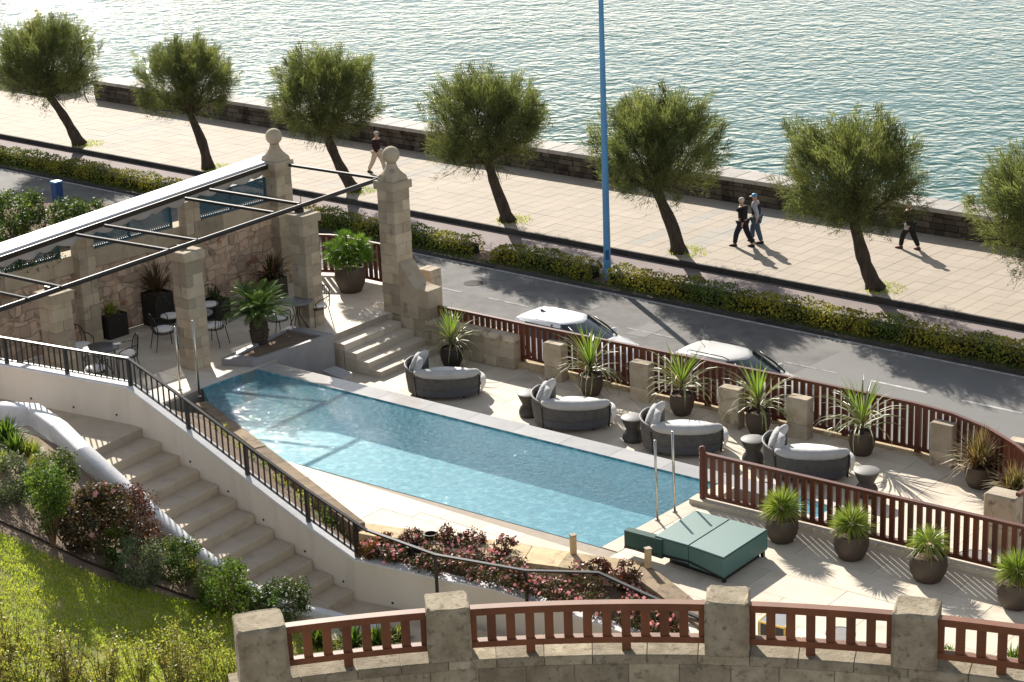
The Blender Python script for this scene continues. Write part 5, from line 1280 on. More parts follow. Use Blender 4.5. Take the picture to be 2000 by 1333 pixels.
while a < a1:
    e = min(a + step_a * rnd.uniform(.85, 1.15), a1)
    for (zb, zh, dr) in ((ZB - .11, .108, 0.0), (ZB - .56, .447, .012), (ZB - 1.02, .457, .012), (ZB - 2.2, 1.177, .012)):
        sh = 0 if zb > ZB - .2 else step_a * .37 * (1 if zb > ZB - .6 else 2)
        b = MB(); b.tint = rnd.uniform(-1, 1); g = .006 / AR; aa, ee = a + sh + g, e + sh - g; bl_ = .012
        r0 = [arc(aa, AR - .01 + dr, zb), arc(ee, AR - .01 + dr, zb), arc(ee, AR + .54, zb), arc(aa, AR + .54, zb)]
        r1 = [p + Z1 * (zh - bl_) for p in r0]; r2 = [arc(aa, AR - .01 + dr + bl_, zb + zh), arc(ee, AR - .01 + dr + bl_, zb + zh), arc(ee, AR + .54, zb + zh), arc(aa, AR + .54, zb + zh)]
        b.loft([r0, r1, r2]); b.build('parapet_stone' if zb < ZB - .2 else 'coping_stone', 'stone_fg', t)
    a = e; k += 1
b = MB(); n_ = 40; aa = [a0 + (a1 - a0) * i / n_ for i in range(n_ + 1)]
b.loft([[arc(q, AR + .02, ZB - 2.4), arc(q, AR + .5, ZB - 2.4), arc(q, AR + .5, ZB - .02), arc(q, AR + .02, ZB - .02)] for q in aa]); b.build('mortar', 'mortar', t)
for i, lab in enumerate(('near stone post at the left end of the wooden railing', 'near stone post in front of the cream wall', 'near stone post below the green daybed', 'near stone post on the right in front of the pots', 'near stone post beyond the right edge')):
    if i == 4: continue
    q = arc(angs[i], AR + .22, ZB); t = thing('stone_post', lab, 'post', q, 0, 'stone posts of the near parapet')
    b = MB(); s = PWS * (1.12 if i == 0 else 1.0); h = .64; r = random.Random(i + 5); yaw = angs[i] - math.pi / 2; X = Vector((math.cos(yaw), math.sin(yaw), 0)); Y = Vector((-X.y, X.x, 0)); rings = []
    for z, k in ((-.55 if i == 0 else .003, 1), (.2, 1.0), (.42, .995), (h - .03, .99), (h - .008, .96), (h, .90)):
        ring = []
        for (u, v) in ((-.5, -.42), (-.42, -.5), (-.15, -.5), (.15, -.5), (.42, -.5), (.5, -.42), (.5, -.1), (.5, .2), (.5, .42), (.42, .5), (0, .5), (-.42, .5), (-.5, .42), (-.5, 0)):
            ring.append(q + X * (u * s * k + r.uniform(-.006, .006)) + Y * (v * s * k + r.uniform(-.006, .006)) + Z1 * (z + (r.uniform(-.012, .012) if z > .5 else 0)))
        rings.append(ring)
    b.loft(rings); b.build('weathered_block', 'stone_fg', t)
def near_rail(i, label):
    s_ = PWS / 2 / AR; aA, aB = angs[i] - s_ * (1.1 if i == 0 else 1), angs[i + 1] + s_; rr = AR + .125
    t = thing('wooden_railing', label, 'railing', arc((aA + aB) / 2, rr, ZB), 0, 'wooden railings of the near parapet')
    N_ = 14; aa = [aA + (aB - aA) * k / N_ for k in range(N_ + 1)]
    b = MB(); b.sweep([arc(q, rr, ZB + .50) for q in aa], .115, .085); b.build('top_rail', 'wood_fg', t)
    b = MB(); b.sweep([arc(q, rr, ZB + .10) for q in aa], .085, .075); b.build('bottom_rail', 'wood_fg', t)
    L = abs(aB - aA) * rr; n = max(3, round(L / .213)); feet = {n // 4, n - n // 4 - 1} if n > 8 else {n // 2 - (n % 2 == 0)}
    for k in range(n + 1):
        q = aA + (aB - aA) * (k / n) * .985 + (aB - aA) * .0075; b = MB(); b.tint = rnd.uniform(-1, 1); yaw = q - math.pi / 2
        f = k in feet
        b.box(arc(q, rr, ZB + (.002 if f else .175)), .10, .045, (.498 if f else .325), yaw) if not f else (b.box(arc(q, rr, ZB + .175), .10, .045, .325, yaw), b.box(arc(q, rr, ZB + .002), .10, .07, .098, yaw))
        b.build('slat', 'wood_fg', t)
for i, lab in enumerate(('mahogany railing section left of the cream-wall post', 'longest mahogany railing section in front of the pink flowers', 'mahogany railing section in front of the brass-edged table', 'mahogany railing section cut off by the right picture edge')):
    near_rail(i, lab)

# ================================================================== pots and plants
def pot(t, q, r, h, m='pot', soil=True):
    b = MB(); b.lathe([(r * .62, .002), (r * .70, .02), (r * .92, h * .35), (r, h * .62), (r * .97, h * .85), (r * .90, h), (r * .83, h), (r * .82, h - .06)], q, 22, True, False); b.build('pot', m, t, smooth=45)
    b = MB(); b.lathe([(r * .83, h - .055), (.01, h - .03)], q, 18, False, True); b.build('soil', 'soil', t)
def strapmesh(name, L, wdt, el, droop, m, seg=5):
    b = MB(); p = Vector((.02, 0, 0)); a = el; rows = []
    for k in range(seg + 1):
        f = k / seg; w_ = wdt * (.55 + .9 * f if f < .35 else .87 * (1 - ((f - .35) / .65) ** 1.6) + .02)
        fold = .18 * w_
        rows.append([p + Vector((0, -w_ / 2, fold)), p.copy(), p + Vector((0, w_ / 2, fold))])
        p = p + Vector((math.cos(a), 0, math.sin(a))) * L / seg; a -= droop / seg * (.5 + f)
    b.sheet(rows); me = b.mesh(name); me.materials.append(M[m]); return me
STR_OLD = [strapmesh('leaf', 1.0, .045, .75 - .18 * k, 1.9 + .25 * k, 'cord') for k in range(4)]
STR_MID = [strapmesh('leaf', 1.0, .045, 1.05 - .1 * k, 1.1 + .2 * k, 'cord') for k in range(3)]
STR_NEW = [strapmesh('leaf', 1.0, .042, 1.32 - .1 * k, .28 + .1 * k, 'cordgreen') for k in range(3)]
def cordyline(q, seed, label, sc=1.0, extra=0):
    r = random.Random(seed); t = thing('potted_cordyline', label, 'potted plant', q, 0, 'strap-leaved plants in dark pots along the lounge fence')
    pot(t, q, .275, .48, 'potdark' if seed == 1 else 'pot')
    b = MB(); b.tube([q + Z1 * .42, q + Z1 * (.72 + extra)], [.04, .035], 8); b.build('stem', 'bark', t)
    for i in range(74):
        k = i / 74
        ms = STR_NEW if k < .3 else STR_MID if k < .55 else STR_OLD
        me = r.choice(ms); s = (.82 + .2 * r.random() if k < .3 else .95 + .25 * r.random()) * sc
        part('leaf', me, t, (0, 0, .72 + extra - .22 * k), (r.uniform(-.25, .25), 0, r.uniform(0, 6.28)), (s, s * r.uniform(.8, 1.15), s))
for i, ((x, y), lab, sc, ex) in enumerate((((883, 716), 'strap-leaved plant in a black pot by the long low wall next to the steps', .88, .02), ((1155, 771), 'strap-leaved plant in a round pot between the first two stone posts', 1.0, .05),
    ((1332, 809), 'strap-leaved plant in a pot between the second and third stone posts', .98, .05), ((1481, 845), 'strap-leaved plant in a pot behind the fourth round daybed, left of it', .98, .04), ((1683, 887), 'strap-leaved plant in a pot in front of the longest open fence stretch', 1.02, .06))):
    cordyline(at(x, y, ZL), i + 1, lab, sc, ex)
for (x, y), lab, cov in (((1912, 950), 'ornamental reddish grass in a round pot by the far fence curve', 1), ((1979, 1003), 'smaller reddish grass in a pot at the right edge of the lounge', .75)):
    q = at(x, y, ZL); t = thing('potted_grass', lab, 'potted plant', q); pot(t, q, .30 * cov ** .5, .44); rs = np.random.RandomState(int(x))
    strap_tuft(t, q + Z1 * .4, 260, .85 * cov, .02, 'ornamental', rs, .5, 1.1, .07); strap_tuft(t, q + Z1 * .4, 90, .7 * cov, .024, 'redleaf', rs, .35, .9, .06, 'red_leaves')
for i, ((x, y), lab, r_) in enumerate((((1527, 1056), 'spiky green plant in a round bronze pot beside the green daybed', .30), ((1662, 1089), 'spiky green plant in a round bronze pot, second from the daybed', .315), ((1812, 1132), 'loose spiky plant on a short trunk in the third pot from the daybed', .33), ((1984, 1184), 'spiky plant in a bronze pot cut by the right picture edge', .33))):
    q = at(x, y); t = thing('potted_spiky_plant', lab, 'potted plant', q, 0, 'spiky plants in bronze pots by the near fence'); pot(t, q, r_, .46); rs = np.random.RandomState(300 + i)
    n = 640 if i != 2 else 420; hz = .62 if i != 2 else .66
    az = rs.uniform(0, 6.28, n); el = np.arcsin(np.clip(rs.uniform(-.3, 1.0, n), -1, 1)); d = np.stack([np.cos(az) * np.cos(el), np.sin(az) * np.cos(el), np.sin(el)], 1)
    base = np.array(q) + np.array([0, 0, hz]) + d * .05; L = rs.uniform(.30, .46, n) * (1 if i != 2 else .98)
    quads('leaves', blades(base, d, L, .0145, np.where(el < .3, .18, .05).reshape(-1, 1) + (.15 if i == 2 else 0), rs), 'spiky', rs.uniform(-.8, .8, n), t, 'stuff')
    lo = el < -.05; quads('dry_leaves', blades(base[lo] + .01, d[lo], L[lo] * .9, .016, .3, rs), 'drytip', rs.uniform(-.8, .8, lo.sum()), t, 'stuff')
    b = MB(); b.tube([q + Z1 * .40, q + Z1 * hz], [.07, .06], 8); b.build('stem', 'timber' if i == 2 else 'bark', t)
# big fan palm in a pot
q = at(686, 569); t = thing('potted_fan_palm', 'bushy bright green fan palm in a large dark pot by the terrace fence', 'potted plant', q); pot(t, q, .40, .66, 'pot'); rs = np.random.RandomState(60)
B_, D_, L_ = [], [], []
stems = MB()
for k in range(170):
    az = rs.uniform(0, 6.28); el = math.asin(rs.uniform(-.35, 1)); d = np.array([math.cos(az) * math.cos(el), math.sin(az) * math.cos(el), math.sin(el)]); c = np.array(q) + np.array([0, 0, .95]); h = c + d * rs.uniform(.28, .55) * np.array([1, 1, 1.05])
    stems.tube([Vector(c - np.array([0, 0, .25])), Vector(h)], [.008, .005], 4); s = unit(np.cross(d, rs.normal(size=3))); 
    for j in np.linspace(-1.25, 1.25, 15):
        B_.append(h); D_.append(d * math.cos(j) + s * math.sin(j) + rs.normal(0, .04, 3)); L_.append(.25 * (1 - .12 * abs(j)) * rs.uniform(.9, 1.1))
quads('leaves', blades(np.array(B_), np.array(D_), np.array(L_), .019, .15, rs), 'fanpalm', rs.uniform(-.8, .8, len(B_)), t, 'stuff'); stems.build('leaf_stalks', 'lushbush', t)
# sago palm in the planter
q = at(508, 671, .11); t = thing('sago_palm', 'sago palm with a thick dark trunk in the grey stone planter', 'palm', q)
b = MB(); rr = random.Random(4); rings = []
for k in range(15):
    f = k / 14; r_ = .155 + .065 * math.sin(f * math.pi) ** .8 + .018 * (k % 2); rings.append([q + Vector((math.cos(a) * r_ * rr.uniform(.93, 1.07), math.sin(a) * r_ * rr.uniform(.93, 1.07), f * .68 - .02)) for a in np.linspace(0, 6.28, 13)[:-1]])
b.loft(rings); b.build('trunk', 'bark', t)
b = MB(); b.lathe([(.17, .66), (.12, .78), (.05, .86)], q, 12); b.build('crown_base', 'twig', t)
def frond(L, el, droop):
    b = MB(); p = Vector((.03, 0, 0)); a = el; pts = []; n = 26
    for k in range(n + 1):
        pts.append((p.copy(), a)); p = p + Vector((math.cos(a), 0, math.sin(a))) * L / n; a -= droop / n
    b.tube([x[0] for x in pts], [.011 - .009 * k / n for k in range(n + 1)], 4)
    for k in range(2, n + 1):
        p, a = pts[k]; f = k / n; l = .20 * math.sin(math.pi * min(1, .12 + f * .88)) ** .6 * (1 if f < .9 else .7)
        fw = Vector((math.cos(a), 0, math.sin(a))); up = Vector((-math.sin(a), 0, math.cos(a)))
        for sg in (-1, 1):
            d = (Vector((0, sg, 0)) * .8 + fw * .55 + up * .28).normalized(); w_ = fw * .011
            b.tint = rr.uniform(-1, 1); b.add([p - w_, p + w_, p + d * l * .6 + w_ * .9, p + d * l - up * .02, p + d * l * .6 - w_ * .9], [(0, 1, 2, 3, 4)])
    me = b.mesh('frond'); me.materials.append(M['sago']); return me
FR = [frond(.95, 1.25, .9), frond(1.0, .95, 1.15), frond(.98, .62, 1.0), frond(.92, .32, .75)]
for i in range(60):
    k = i / 60; part('frond', FR[min(3, int(k * 4))], t, (0, 0, .80 - .1 * k), (rr.uniform(-.2, .2), rr.uniform(-.12, .12), i * 2.399), (rr.uniform(.80, .98),) * 3)
# dark planters against the rubble wall
def box_planter(q, s, h, label, yaw=TA):
    t = thing('box_planter', label, 'planter', q, 0, 'dark planters on the upper terrace')
    X = Vector((math.cos(yaw), math.sin(yaw), 0)); Y = Vector((-X.y, X.x, 0))
    for dx, dy, sx, sy in ((0, s / 2 - .02, s, .04), (0, -s / 2 + .02, s, .04), (s / 2 - .02, 0, .04, s - .082), (-s / 2 + .02, 0, .04, s - .082)):
        b = MB(); b.box(q + X * dx + Y * dy + Z1 * .002, sx, sy, h, yaw); b.build('side_panel', 'potdark', t)
    b = MB(); b.box(q + Z1 * .01, s - .09, s - .09, h - .07, yaw); b.build('soil', 'soil', t); return t
q = at(219, 655); t = box_planter(q, .58, .56, 'low black cube planter with a yellow-striped spider plant'); strap_tuft(t, q + Z1 * .5, 70, .48, .028, 'yelgreen', np.random.RandomState(5), .5, .9)
q = at(312, 633); t = box_planter(q, .55, .82, 'tall black planter with a purple strap-leaved plant at the rubble wall'); strap_tuft(t, q + Z1 * .8, 60, .95, .035, 'pinkplant', np.random.RandomState(6), .3, .8)
strap_tuft(t, q + Z1 * .8, 26, .9, .035, 'redleaf', np.random.RandomState(61), .3, .8, .05, 'purple_leaves')
q = at(424, 622); t = box_planter(q, .5, .5, 'black planter between the cafe chairs behind the middle pillar'); strap_tuft(t, q + Z1 * .45, 60, .45, .03, 'bush', np.random.RandomState(7), .4, .9)
q = at(536, 578); t = box_planter(q, .5, .5, 'black planter with a dark drooping plant behind the sago palm'); strap_tuft(t, q + Z1 * .45, 130, .75, .04, 'pinkplant', np.random.RandomState(9), .7, 1.0)
# shrubs and lawn below the awning, far left
LGB = [(-60, 405), (0, 408), (70, 396), (180, 398), (260, 398), (300, 402), (330, 480), (200, 560), (-60, 620)]
b = MB(); b.prism([xy0(at(x, y, ZP)) for x, y in LGB], ZP - .3, ZP - .01); struct(b, 'lower_lawn', 'soil')
rs = np.random.RandomState(71); pp = np.array([list(at(rs.uniform(-20, 280), rs.uniform(402, 560), ZP)) for _ in range(4200)]); d = np.array([0, 0, 1.]) + rs.normal(0, .6, pp.shape); d[:, 2] = abs(d[:, 2])
quads('lower_lawn_grass', blades(pp, d, rs.uniform(.06, .16, len(pp)), .03, .1, rs), 'verge', rs.uniform(-1, .2, len(pp)), None, 'stuff', origin=tuple(pp.mean(0)))
shrub('rounded_bush', 'large dark glossy bush at the left edge beyond the awning', at(28, 462, ZP), 2.9, 2.0, 5200, .13, 'bush', 72, clump=60, low=.2)
shrub('rounded_bush', 'broad glossy bush right of the blue bin beyond the awning', at(150, 458, ZP), 2.9, 1.45, 5200, .13, 'bush', 73, clump=60, low=.2)
shrub('rounded_bush', 'dark bush half hidden under the awning at the far left', at(-30, 500, ZP), 2.4, 1.5, 2600, .13, 'bush', 74, clump=40)
q = at(114, 394, ZR + .12); t = thing('litter_bin', 'small square blue bin standing at the road between two bushes', 'bin', q); b = MB(); b.bbox(q, .36, .36, .8, RA, .03); b.build('body', 'bluebin', t); b = MB(); b.bbox(q + Z1 * .802, .40, .40, .06, RA, .025); b.build('lid', 'blue', t)

# ================================================================== round daybeds and drum tables
def ellipse(a, b_, n, z, c0=0): return [Vector((a * math.cos(2 * math.pi * k / n + c0), b_ * math.sin(2 * math.pi * k / n + c0), z)) for k in range(n)]
def daybed(q, rz, label, grp='round woven daybeds beside the pool'):
    """local: long axis X, backrest at -X, the woven side towards -Y"""
    t = thing('round_daybed', label, 'daybed', q, rz, grp); A, B = .86, .60; n = 40
    def P(a, s=1.0, z=0): return Vector((A * s * math.cos(a), B * s * math.sin(a), z))
    b = MB(); b.loft([[P(2 * math.pi * k / n, f, z) for k in range(n)] for f, z in ((.80, .08), (.86, .10), (.86, .30))]); b.build('platform', 'weave2', t, world=False)
    for a in (.5, 2.2, 3.9, 5.5):
        b = MB(); b.tube([P(a, .74, .002), P(a, .76, .10)], .025, 6); b.build('leg', 'black', t, world=False)
    # woven shell: high round the back, lower along the pool side
    def shell(a0, a1, h0, h1, name, m):
        b = MB(); N_ = 16; out = []; inn_ = []
        for k in range(N_ + 1):
            f = k / N_; a = lerp(a0, a1, f); h = h0 + (h1 - h0) * f
            out.append([P(a, 1.0, .10), P(a, 1.05, h * .6), P(a, 1.06, h)]); inn_.append([P(a, .965, .10), P(a, 1.01, h * .6), P(a, 1.02, h)])
        b.sheet(out); b.sheet([r[::-1] for r in inn_]); b.sheet([[o[2], i[2]] for o, i in zip(out, inn_)]); b.sheet([out[0], inn_[0]]); b.sheet([inn_[-1], out[-1]]); b.build(name, m, t, world=False, smooth=40)
        b = MB(); b.tube([o[2] for o in out], .02, 6); b.build('rim', 'greyst' if name == 'backrest_shell' else 'black', t, world=False, smooth=True)
        return out
    shell(R(150), R(222), .78, .66, 'backrest_shell', 'weave')
    o = shell(R(225), R(334), .60, .56, 'woven_side', 'weave')
    b = MB(); N_ = 18; rings = []
    for k in range(N_ + 1):
        f = k / N_; a = lerp(R(224), R(336), f); rr0 = .105 * (1 - .35 * abs(2 * f - 1) ** 6); c_ = P(a, .97, lerp(.645, .60, f) + .02 * math.sin(f * math.pi)); o_ = Vector((math.cos(a), math.sin(a) * .8, 0)).normalized()
        rings.append([c_ + o_ * (rr0 * 1.15 * math.cos(2 * math.pi * j / 12)) + Z1 * (rr0 * math.sin(2 * math.pi * j / 12) * (1 + .06 * (k % 2))) for j in range(12)])
    b.loft(rings); b.build('back_roll', 'pillow', t, world=False, smooth=True)
    shell(R(120), R(149), .70, .78, 'backrest_shell', 'weave')
    b = MB(); N_ = 14; rows = []
    for k in range(N_ + 1): a = lerp(R(226), R(333), k / N_); rows.append([P(a, 1.012, .101), P(a, 1.055, .27)])
    b.sheet(rows); b.build('lower_panel', 'weave2', t, world=False, smooth=True)
    for a in (R(225), R(334)):
        b = MB(); b.tube([P(a, 1.02, .06), P(a, 1.05, .3), P(a, 1.075, .54)], .022, 6); b.build('frame_bar', 'black', t, world=False)
    # mattress with a soft edge
    b = MB(); prof = ((.90, .24), (.985, .27), (1.0, .32), (.995, .39), (.95, .44), (.84, .47), (.4, .485), (.02, .49)); rg = random.Random(int(q.x * 50))
    b.loft([[P(2 * math.pi * k / n, f * .97, z + .004 * math.sin(k * 1.3)) for k in range(n)] for f, z in prof]); b.build('mattress', 'cushion', t, world=False, smooth=True)
    b = MB(); rows = []
    for k in range(15):
        a = lerp(R(-24), R(52), k / 14); rows.append([P(a, .97, .44), P(a, 1.06, .41), P(a, 1.09, .36), P(a, 1.08, .22), P(a, 1.0, .10)])
    b.sheet(rows); b.build('mattress_skirt', 'cushion', t, world=False, smooth=True)
    # leaning cushions
    for k, (a, s_) in enumerate(((R(150), .26), (R(178), .30), (R(206), .27))):
        c = P(a, .80, .72); nx = Vector((math.cos(a), math.sin(a) * .8, .42)).normalized(); ty = Vector((-nx.y, nx.x, 0)).normalized(); tz = nx.cross(ty) * -1
        if tz.z < 0: tz = -tz
        b = MB(); rings = []
        for f, w_ in ((-1, .35), (-.75, .8), (-.3, 1.0), (.3, 1.0), (.75, .8), (1, .35)):
            ring = []
            for j in range(20):
                an = 2 * math.pi * j / 20; e = 4; cx = abs(math.cos(an)) ** (2 / e) * (1 if math.cos(an) >= 0 else -1); sx = abs(math.sin(an)) ** (2 / e) * (1 if math.sin(an) >= 0 else -1)
                wr = 1 + .05 * math.sin(an * 5 + k)
                ring.append(c + nx * (f * .075 * (1 + .1 * math.sin(an * 7))) + ty * (s_ * cx * w_ * wr) + tz * (.24 * sx * w_ * wr))
            rings.append(ring)
        b.loft(rings); b.build('cushion', 'pillow', t, world=False, smooth=True)
    return t
for (x, y), rz, lab in (((871, 768), -.10, 'round daybed nearest the terrace steps, half in shade'), ((1121, 829), -.14, 'second round daybed from the steps, between two drum tables'), ((1336, 877), -.16, 'third round daybed from the steps, behind the tall steel poles'), ((1578, 926), -.18, 'round daybed farthest right, seen over the near slat fence')):
    daybed(at(x, y, ZL), R(rz * 57.3), lab)
for (x, y), lab in (((1034, 812), 'drum side table left of the second round daybed'), ((1237, 861), 'drum side table between the second and third daybeds'), ((1471, 905), 'drum side table between the third and fourth daybeds'), ((1692, 968), 'drum side table right of the fourth daybed above the near fence')):
    q = at(x, y, ZL); t = thing('drum_table', lab, 'side table', q, 0, 'waisted drum tables between the daybeds')
    b = MB(); b.lathe([(.20, .002), (.225, .03), (.23, .12), (.20, .20), (.155, .255), (.15, .28), (.17, .33), (.215, .42), (.245, .50), (.25, .515)], q, 24); b.build('body', 'tabdark', t, smooth=50)
    b = MB(); b.lathe([(.252, .516), (.256, .522), (.256, .535), (.25, .54)], q, 28); b.build('top', 'tabgrey', t, smooth=40)

# ================================================================== green double daybed
t = thing('green_daybed', 'large dark green double daybed with a raised end at the corner of the pool', 'daybed', at(1360, 1075))
def gpt(x, y, z): return at(x, y, z)
zt_ = .50
E_, A_, B2, C2 = gpt(1345, 1066, zt_), gpt(1427, 1014, zt_), gpt(1499, 1034, zt_), gpt(1413, 1090, zt_)
def slab(pts, zs, th, name, m, inset=.02):
    c = sum(pts, Vector()) / len(pts); top = [Vector((p.x, p.y, z)) for p, z in zip(pts, zs)]; b = MB()
    r0 = [c + (Vector((p.x, p.y, 0)) - Vector((c.x, c.y, 0))) * .985 - Z1 * 0 for p in top]
    r0 = [Vector((p.x, p.y, tp_.z - th)) for p, tp_ in zip(r0, top)]; r1 = [Vector((p.x, p.y, p.z - th + .02)) for p in top]; r2 = [p - Z1 * .025 for p in top]; r3 = [Vector((lerp(p.x, c.x, .025), lerp(p.y, c.y, .025), p.z)) for p in top]
    def ccw(r):
        return (r[1] - r[0]).cross(r[2] - r[0]).z > 0
    rr_ = [r0, r1, r2, r3]
    if not ccw(r3): rr_ = [r[::-1] for r in rr_]
    b.loft(rr_); return b.build(name, m, t)
g2 = (E_ - C2); g2 = g2 / g2.length
slab([E_, A_, B2, C2], [zt_] * 4, .385, 'mattress', 'green')
H1, H2 = gpt(1279, 1047, .50), gpt(1357, 996.5, .50)
e1_, a1_ = E_ + (H1 - E_).normalized() * .014, A_ + (H2 - A_).normalized() * .014
slab([H1, H2, a1_, e1_], [.50, .50, .50, .50], .36, 'raised_mattress', 'green')
k1, k2 = gpt(1219, 1036, .46), gpt(1292, 1055, .48); vv = (A_ - E_).normalized()
sl = (k2 - k1); b = MB(); up_ = Vector((-.10 * sl.normalized().x, -.10 * sl.normalized().y, .0))
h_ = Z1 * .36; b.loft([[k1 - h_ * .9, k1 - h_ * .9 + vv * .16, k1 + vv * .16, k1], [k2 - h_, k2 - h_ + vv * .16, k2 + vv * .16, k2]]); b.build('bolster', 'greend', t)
ctr_ = (E_ + A_ + B2 + C2) / 4
for nm_, ring in (('piping', [E_, A_, B2, C2, E_]), ('piping', [H1, H2, a1_, e1_, H1])):
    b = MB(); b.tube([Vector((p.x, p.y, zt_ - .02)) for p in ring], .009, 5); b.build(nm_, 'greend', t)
for (pa, pb, zz_) in ((C2, B2, .12), (E_, A_, .12), (H1, H2, .12)):
    b = MB(); d = (pb - pa); b.obox(Vector((pa.x, pa.y, zz_)) + d * .06 + (ctr_ - (pa + pb) / 2).normalized() * .05, d * .88, (ctr_ - (pa + pb) / 2).normalized() * .05, Z1 * .06); b.build('frame_rail', 'black', t)
b = MB(); b.prism([xy0(ctr_ + (p - ctr_) * .8) for p in (H1, H2, B2, C2)], .002, .10); b.build('base', 'black', t)
for pa in (C2, B2):
    b = MB(); b.box(Vector((pa.x, pa.y, .002)) + (Vector((ctr_.x, ctr_.y, .002)) - Vector((pa.x, pa.y, .002))) * .12, .06, .06, .16, UA); b.build('leg', 'black', t)
b = MB(); s0_, s1_ = C2 + (E_ - C2) * .0, k2; b.sweep([Vector((C2.x, C2.y, .10)) + (ctr_ - C2) * .02, Vector((E_.x, E_.y, .19)), Vector((k1.x, k1.y, .13))], .04, .03); b.build('side_frame', 'black', t)

# ================================================================== steel poles
for k, (xb, yb, xt, yt, lab) in enumerate(((352, 764, 341, 638, 'left one of two thin steel poles at the terrace end of the pool'), (390, 777, 376, 626, 'right one of two thin steel poles at the terrace end of the pool'), (1284, 1019, 1279, 860, 'left one of two tall steel poles at the daybed end of the pool'), (1318, 1003, 1313, 843, 'right one of two tall steel poles at the daybed end of the pool'))):
    q = at(xb, yb, -.02); vd = ray(xb, yb); vd.z = 0; vd.normalize(); e = atp(xt, yt, q, vd)
    t = thing('steel_pole', lab, 'pole', q, 0, 'steel handrail poles of the pool'); b = MB(); b.tube([q, (q + e) / 2, e], .024, 10); b.build('tube', 'steel', t, smooth=True)
    b = MB(); b.lathe([(.05, .0), (.05, .012), (.03, .03)], q + Z1 * .022, 12); b.build('flange', 'steel', t)

# ================================================================== cafe furniture
def cafe_chair():
    t = thing('cafe_chair', 'black wire chair', 'chair', (0, 0, 0), 0, 'black wire chairs of the cafe terrace')
    def tb(name, pts, r, n=6):
        b = MB(); b.tube(pts, r, n); return b.build(name, 'ironwire', t, world=False)
    for s in (-1, 1):
        tb('leg', [(.24, .21 * s, .44), (.27, .23 * s, .0)], .011); tb('leg', [(-.18, .18 * s, .44), (-.27, .2 * s, .0)], .011)
        tb('arm', [(-.20, .215 * s, .70), (-.02, .27 * s, .68), (.15, .27 * s, .65), (.22, .25 * s, .60), (.21, .235 * s, .44)], .012)
    n = 24; tb('seat_ring', [(.02 + .24 * math.cos(2 * math.pi * k / n), .24 * math.sin(2 * math.pi * k / n), .44) for k in range(n + 1)], .012)
    tb('seat_ring', [(.02 + .235 * math.cos(2 * math.pi * k / n), .235 * math.sin(2 * math.pi * k / n), .41) for k in range(n + 1)], .008)
    arch = [Vector((-.19 - .10 * math.sin(math.pi * k / 14) , .225 * math.cos(math.pi * k / 14), .44 + .47 * math.sin(math.pi * k / 14) ** .6)) for k in range(15)]
    tb('back_arch', arch, .013)
    for y in (-.13, -.045, .045, .13):
        zt2 = .44 + .47 * math.sqrt(max(0, 1 - (y / .225) ** 2)) ** .6
        tb('back_wire', [(-.20, y * .6, .44), (-.245, y * 1.25, .62), (-.265, y * .9, .76), (-.285, y, zt2 - .01)], .006, 5)
    b = MB(); b.lathe([(.15, .452), (.215, .462), (.23, .49), (.215, .515), (.12, .53), (.01, .532)], (.02, 0, 0), 20); b.build('cushion', 'cushion', t, world=False, smooth=True)
    return t
def cafe_table(q, label, m='tabgrey'):
    t = thing('cafe_table', label, 'table', (q.x, q.y, 0), 0, 'round cafe tables of the terrace')
    b = MB(); b.lathe([(.40, .70), (.41, .705), (.41, .72), (.40, .725)], (q.x, q.y, 0), 32); b.build('top', m, t, smooth=40)
    for k in range(4):
        a = k * math.pi / 2 + .4; b = MB(); c = Vector((q.x, q.y, 0)); d = Vector((math.cos(a), math.sin(a), 0)); b.tube([c + d * .12 + Z1 * .695, c + d * .05 + Z1 * .4, c + d * .26 + Z1 * .0], .012, 6); b.build('leg', 'ironwire', t)
    return t
T1_ = at(197, 679, .72); T2_ = at(382, 612, .72); T3_ = at(578, 588, .72)
M['tabtop_dark'] = mat('dark_table_top', (.05, .055, .065), None, 5, .35, .05)
cafe_table(T1_, 'round dark cafe table behind the black railing at the left', 'tabtop_dark'); cafe_table(T2_, 'round pale cafe table behind the middle pergola pillar'); cafe_table(T3_, 'round cafe table hidden behind the sago palm and pillar')
q = at(229, 672, .728); b = MB(); b.box(q, .16, .12, .01, .5); tag(b.build('menu_card', 'cushion'), 'small white card lying on the round dark cafe table', 'card')
proto = cafe_chair(); first = True; kids(proto)
def floor_xy(p): return Vector((p.x, p.y, 0))
CH = [(at(157, 676, .46), T1_, 'wire chair on the far left side of the dark round table'), (at(247, 692, .46), T1_, 'wire chair on the right side of the dark round table'), (at(186, 722, .46), T1_, 'wire chair on the near side of the dark round table behind the railing'),
      (at(318, 645, .46), T2_, 'wire chair left of the middle pergola pillar'), (at(331, 619, .46), T2_, 'wire chair behind the one left of the middle pergola pillar'), (at(418, 637, .46), T2_, 'wire chair on the near right of the middle pergola pillar'), (at(408, 596, .46), T2_, 'wire chair on the far right of the middle pergola pillar'),
      (at(541, 621, .46), T3_, 'wire chair seen below the fronds of the sago palm'), (at(505, 588, .46), T3_, 'wire chair whose arched back rises behind the sago palm'), (at(620, 597, .46), T3_, 'wire chair in profile right of the pillar, half in sunlight')]
for p, tb_, lab in CH:
    d = tb_ - p; rz = math.atan2(d.y, d.x)
    if first: proto.location = floor_xy(p); proto.rotation_euler = (0, 0, rz); proto['label'] = lab; first = False
    else: dup(proto, floor_xy(p), rz, lab)
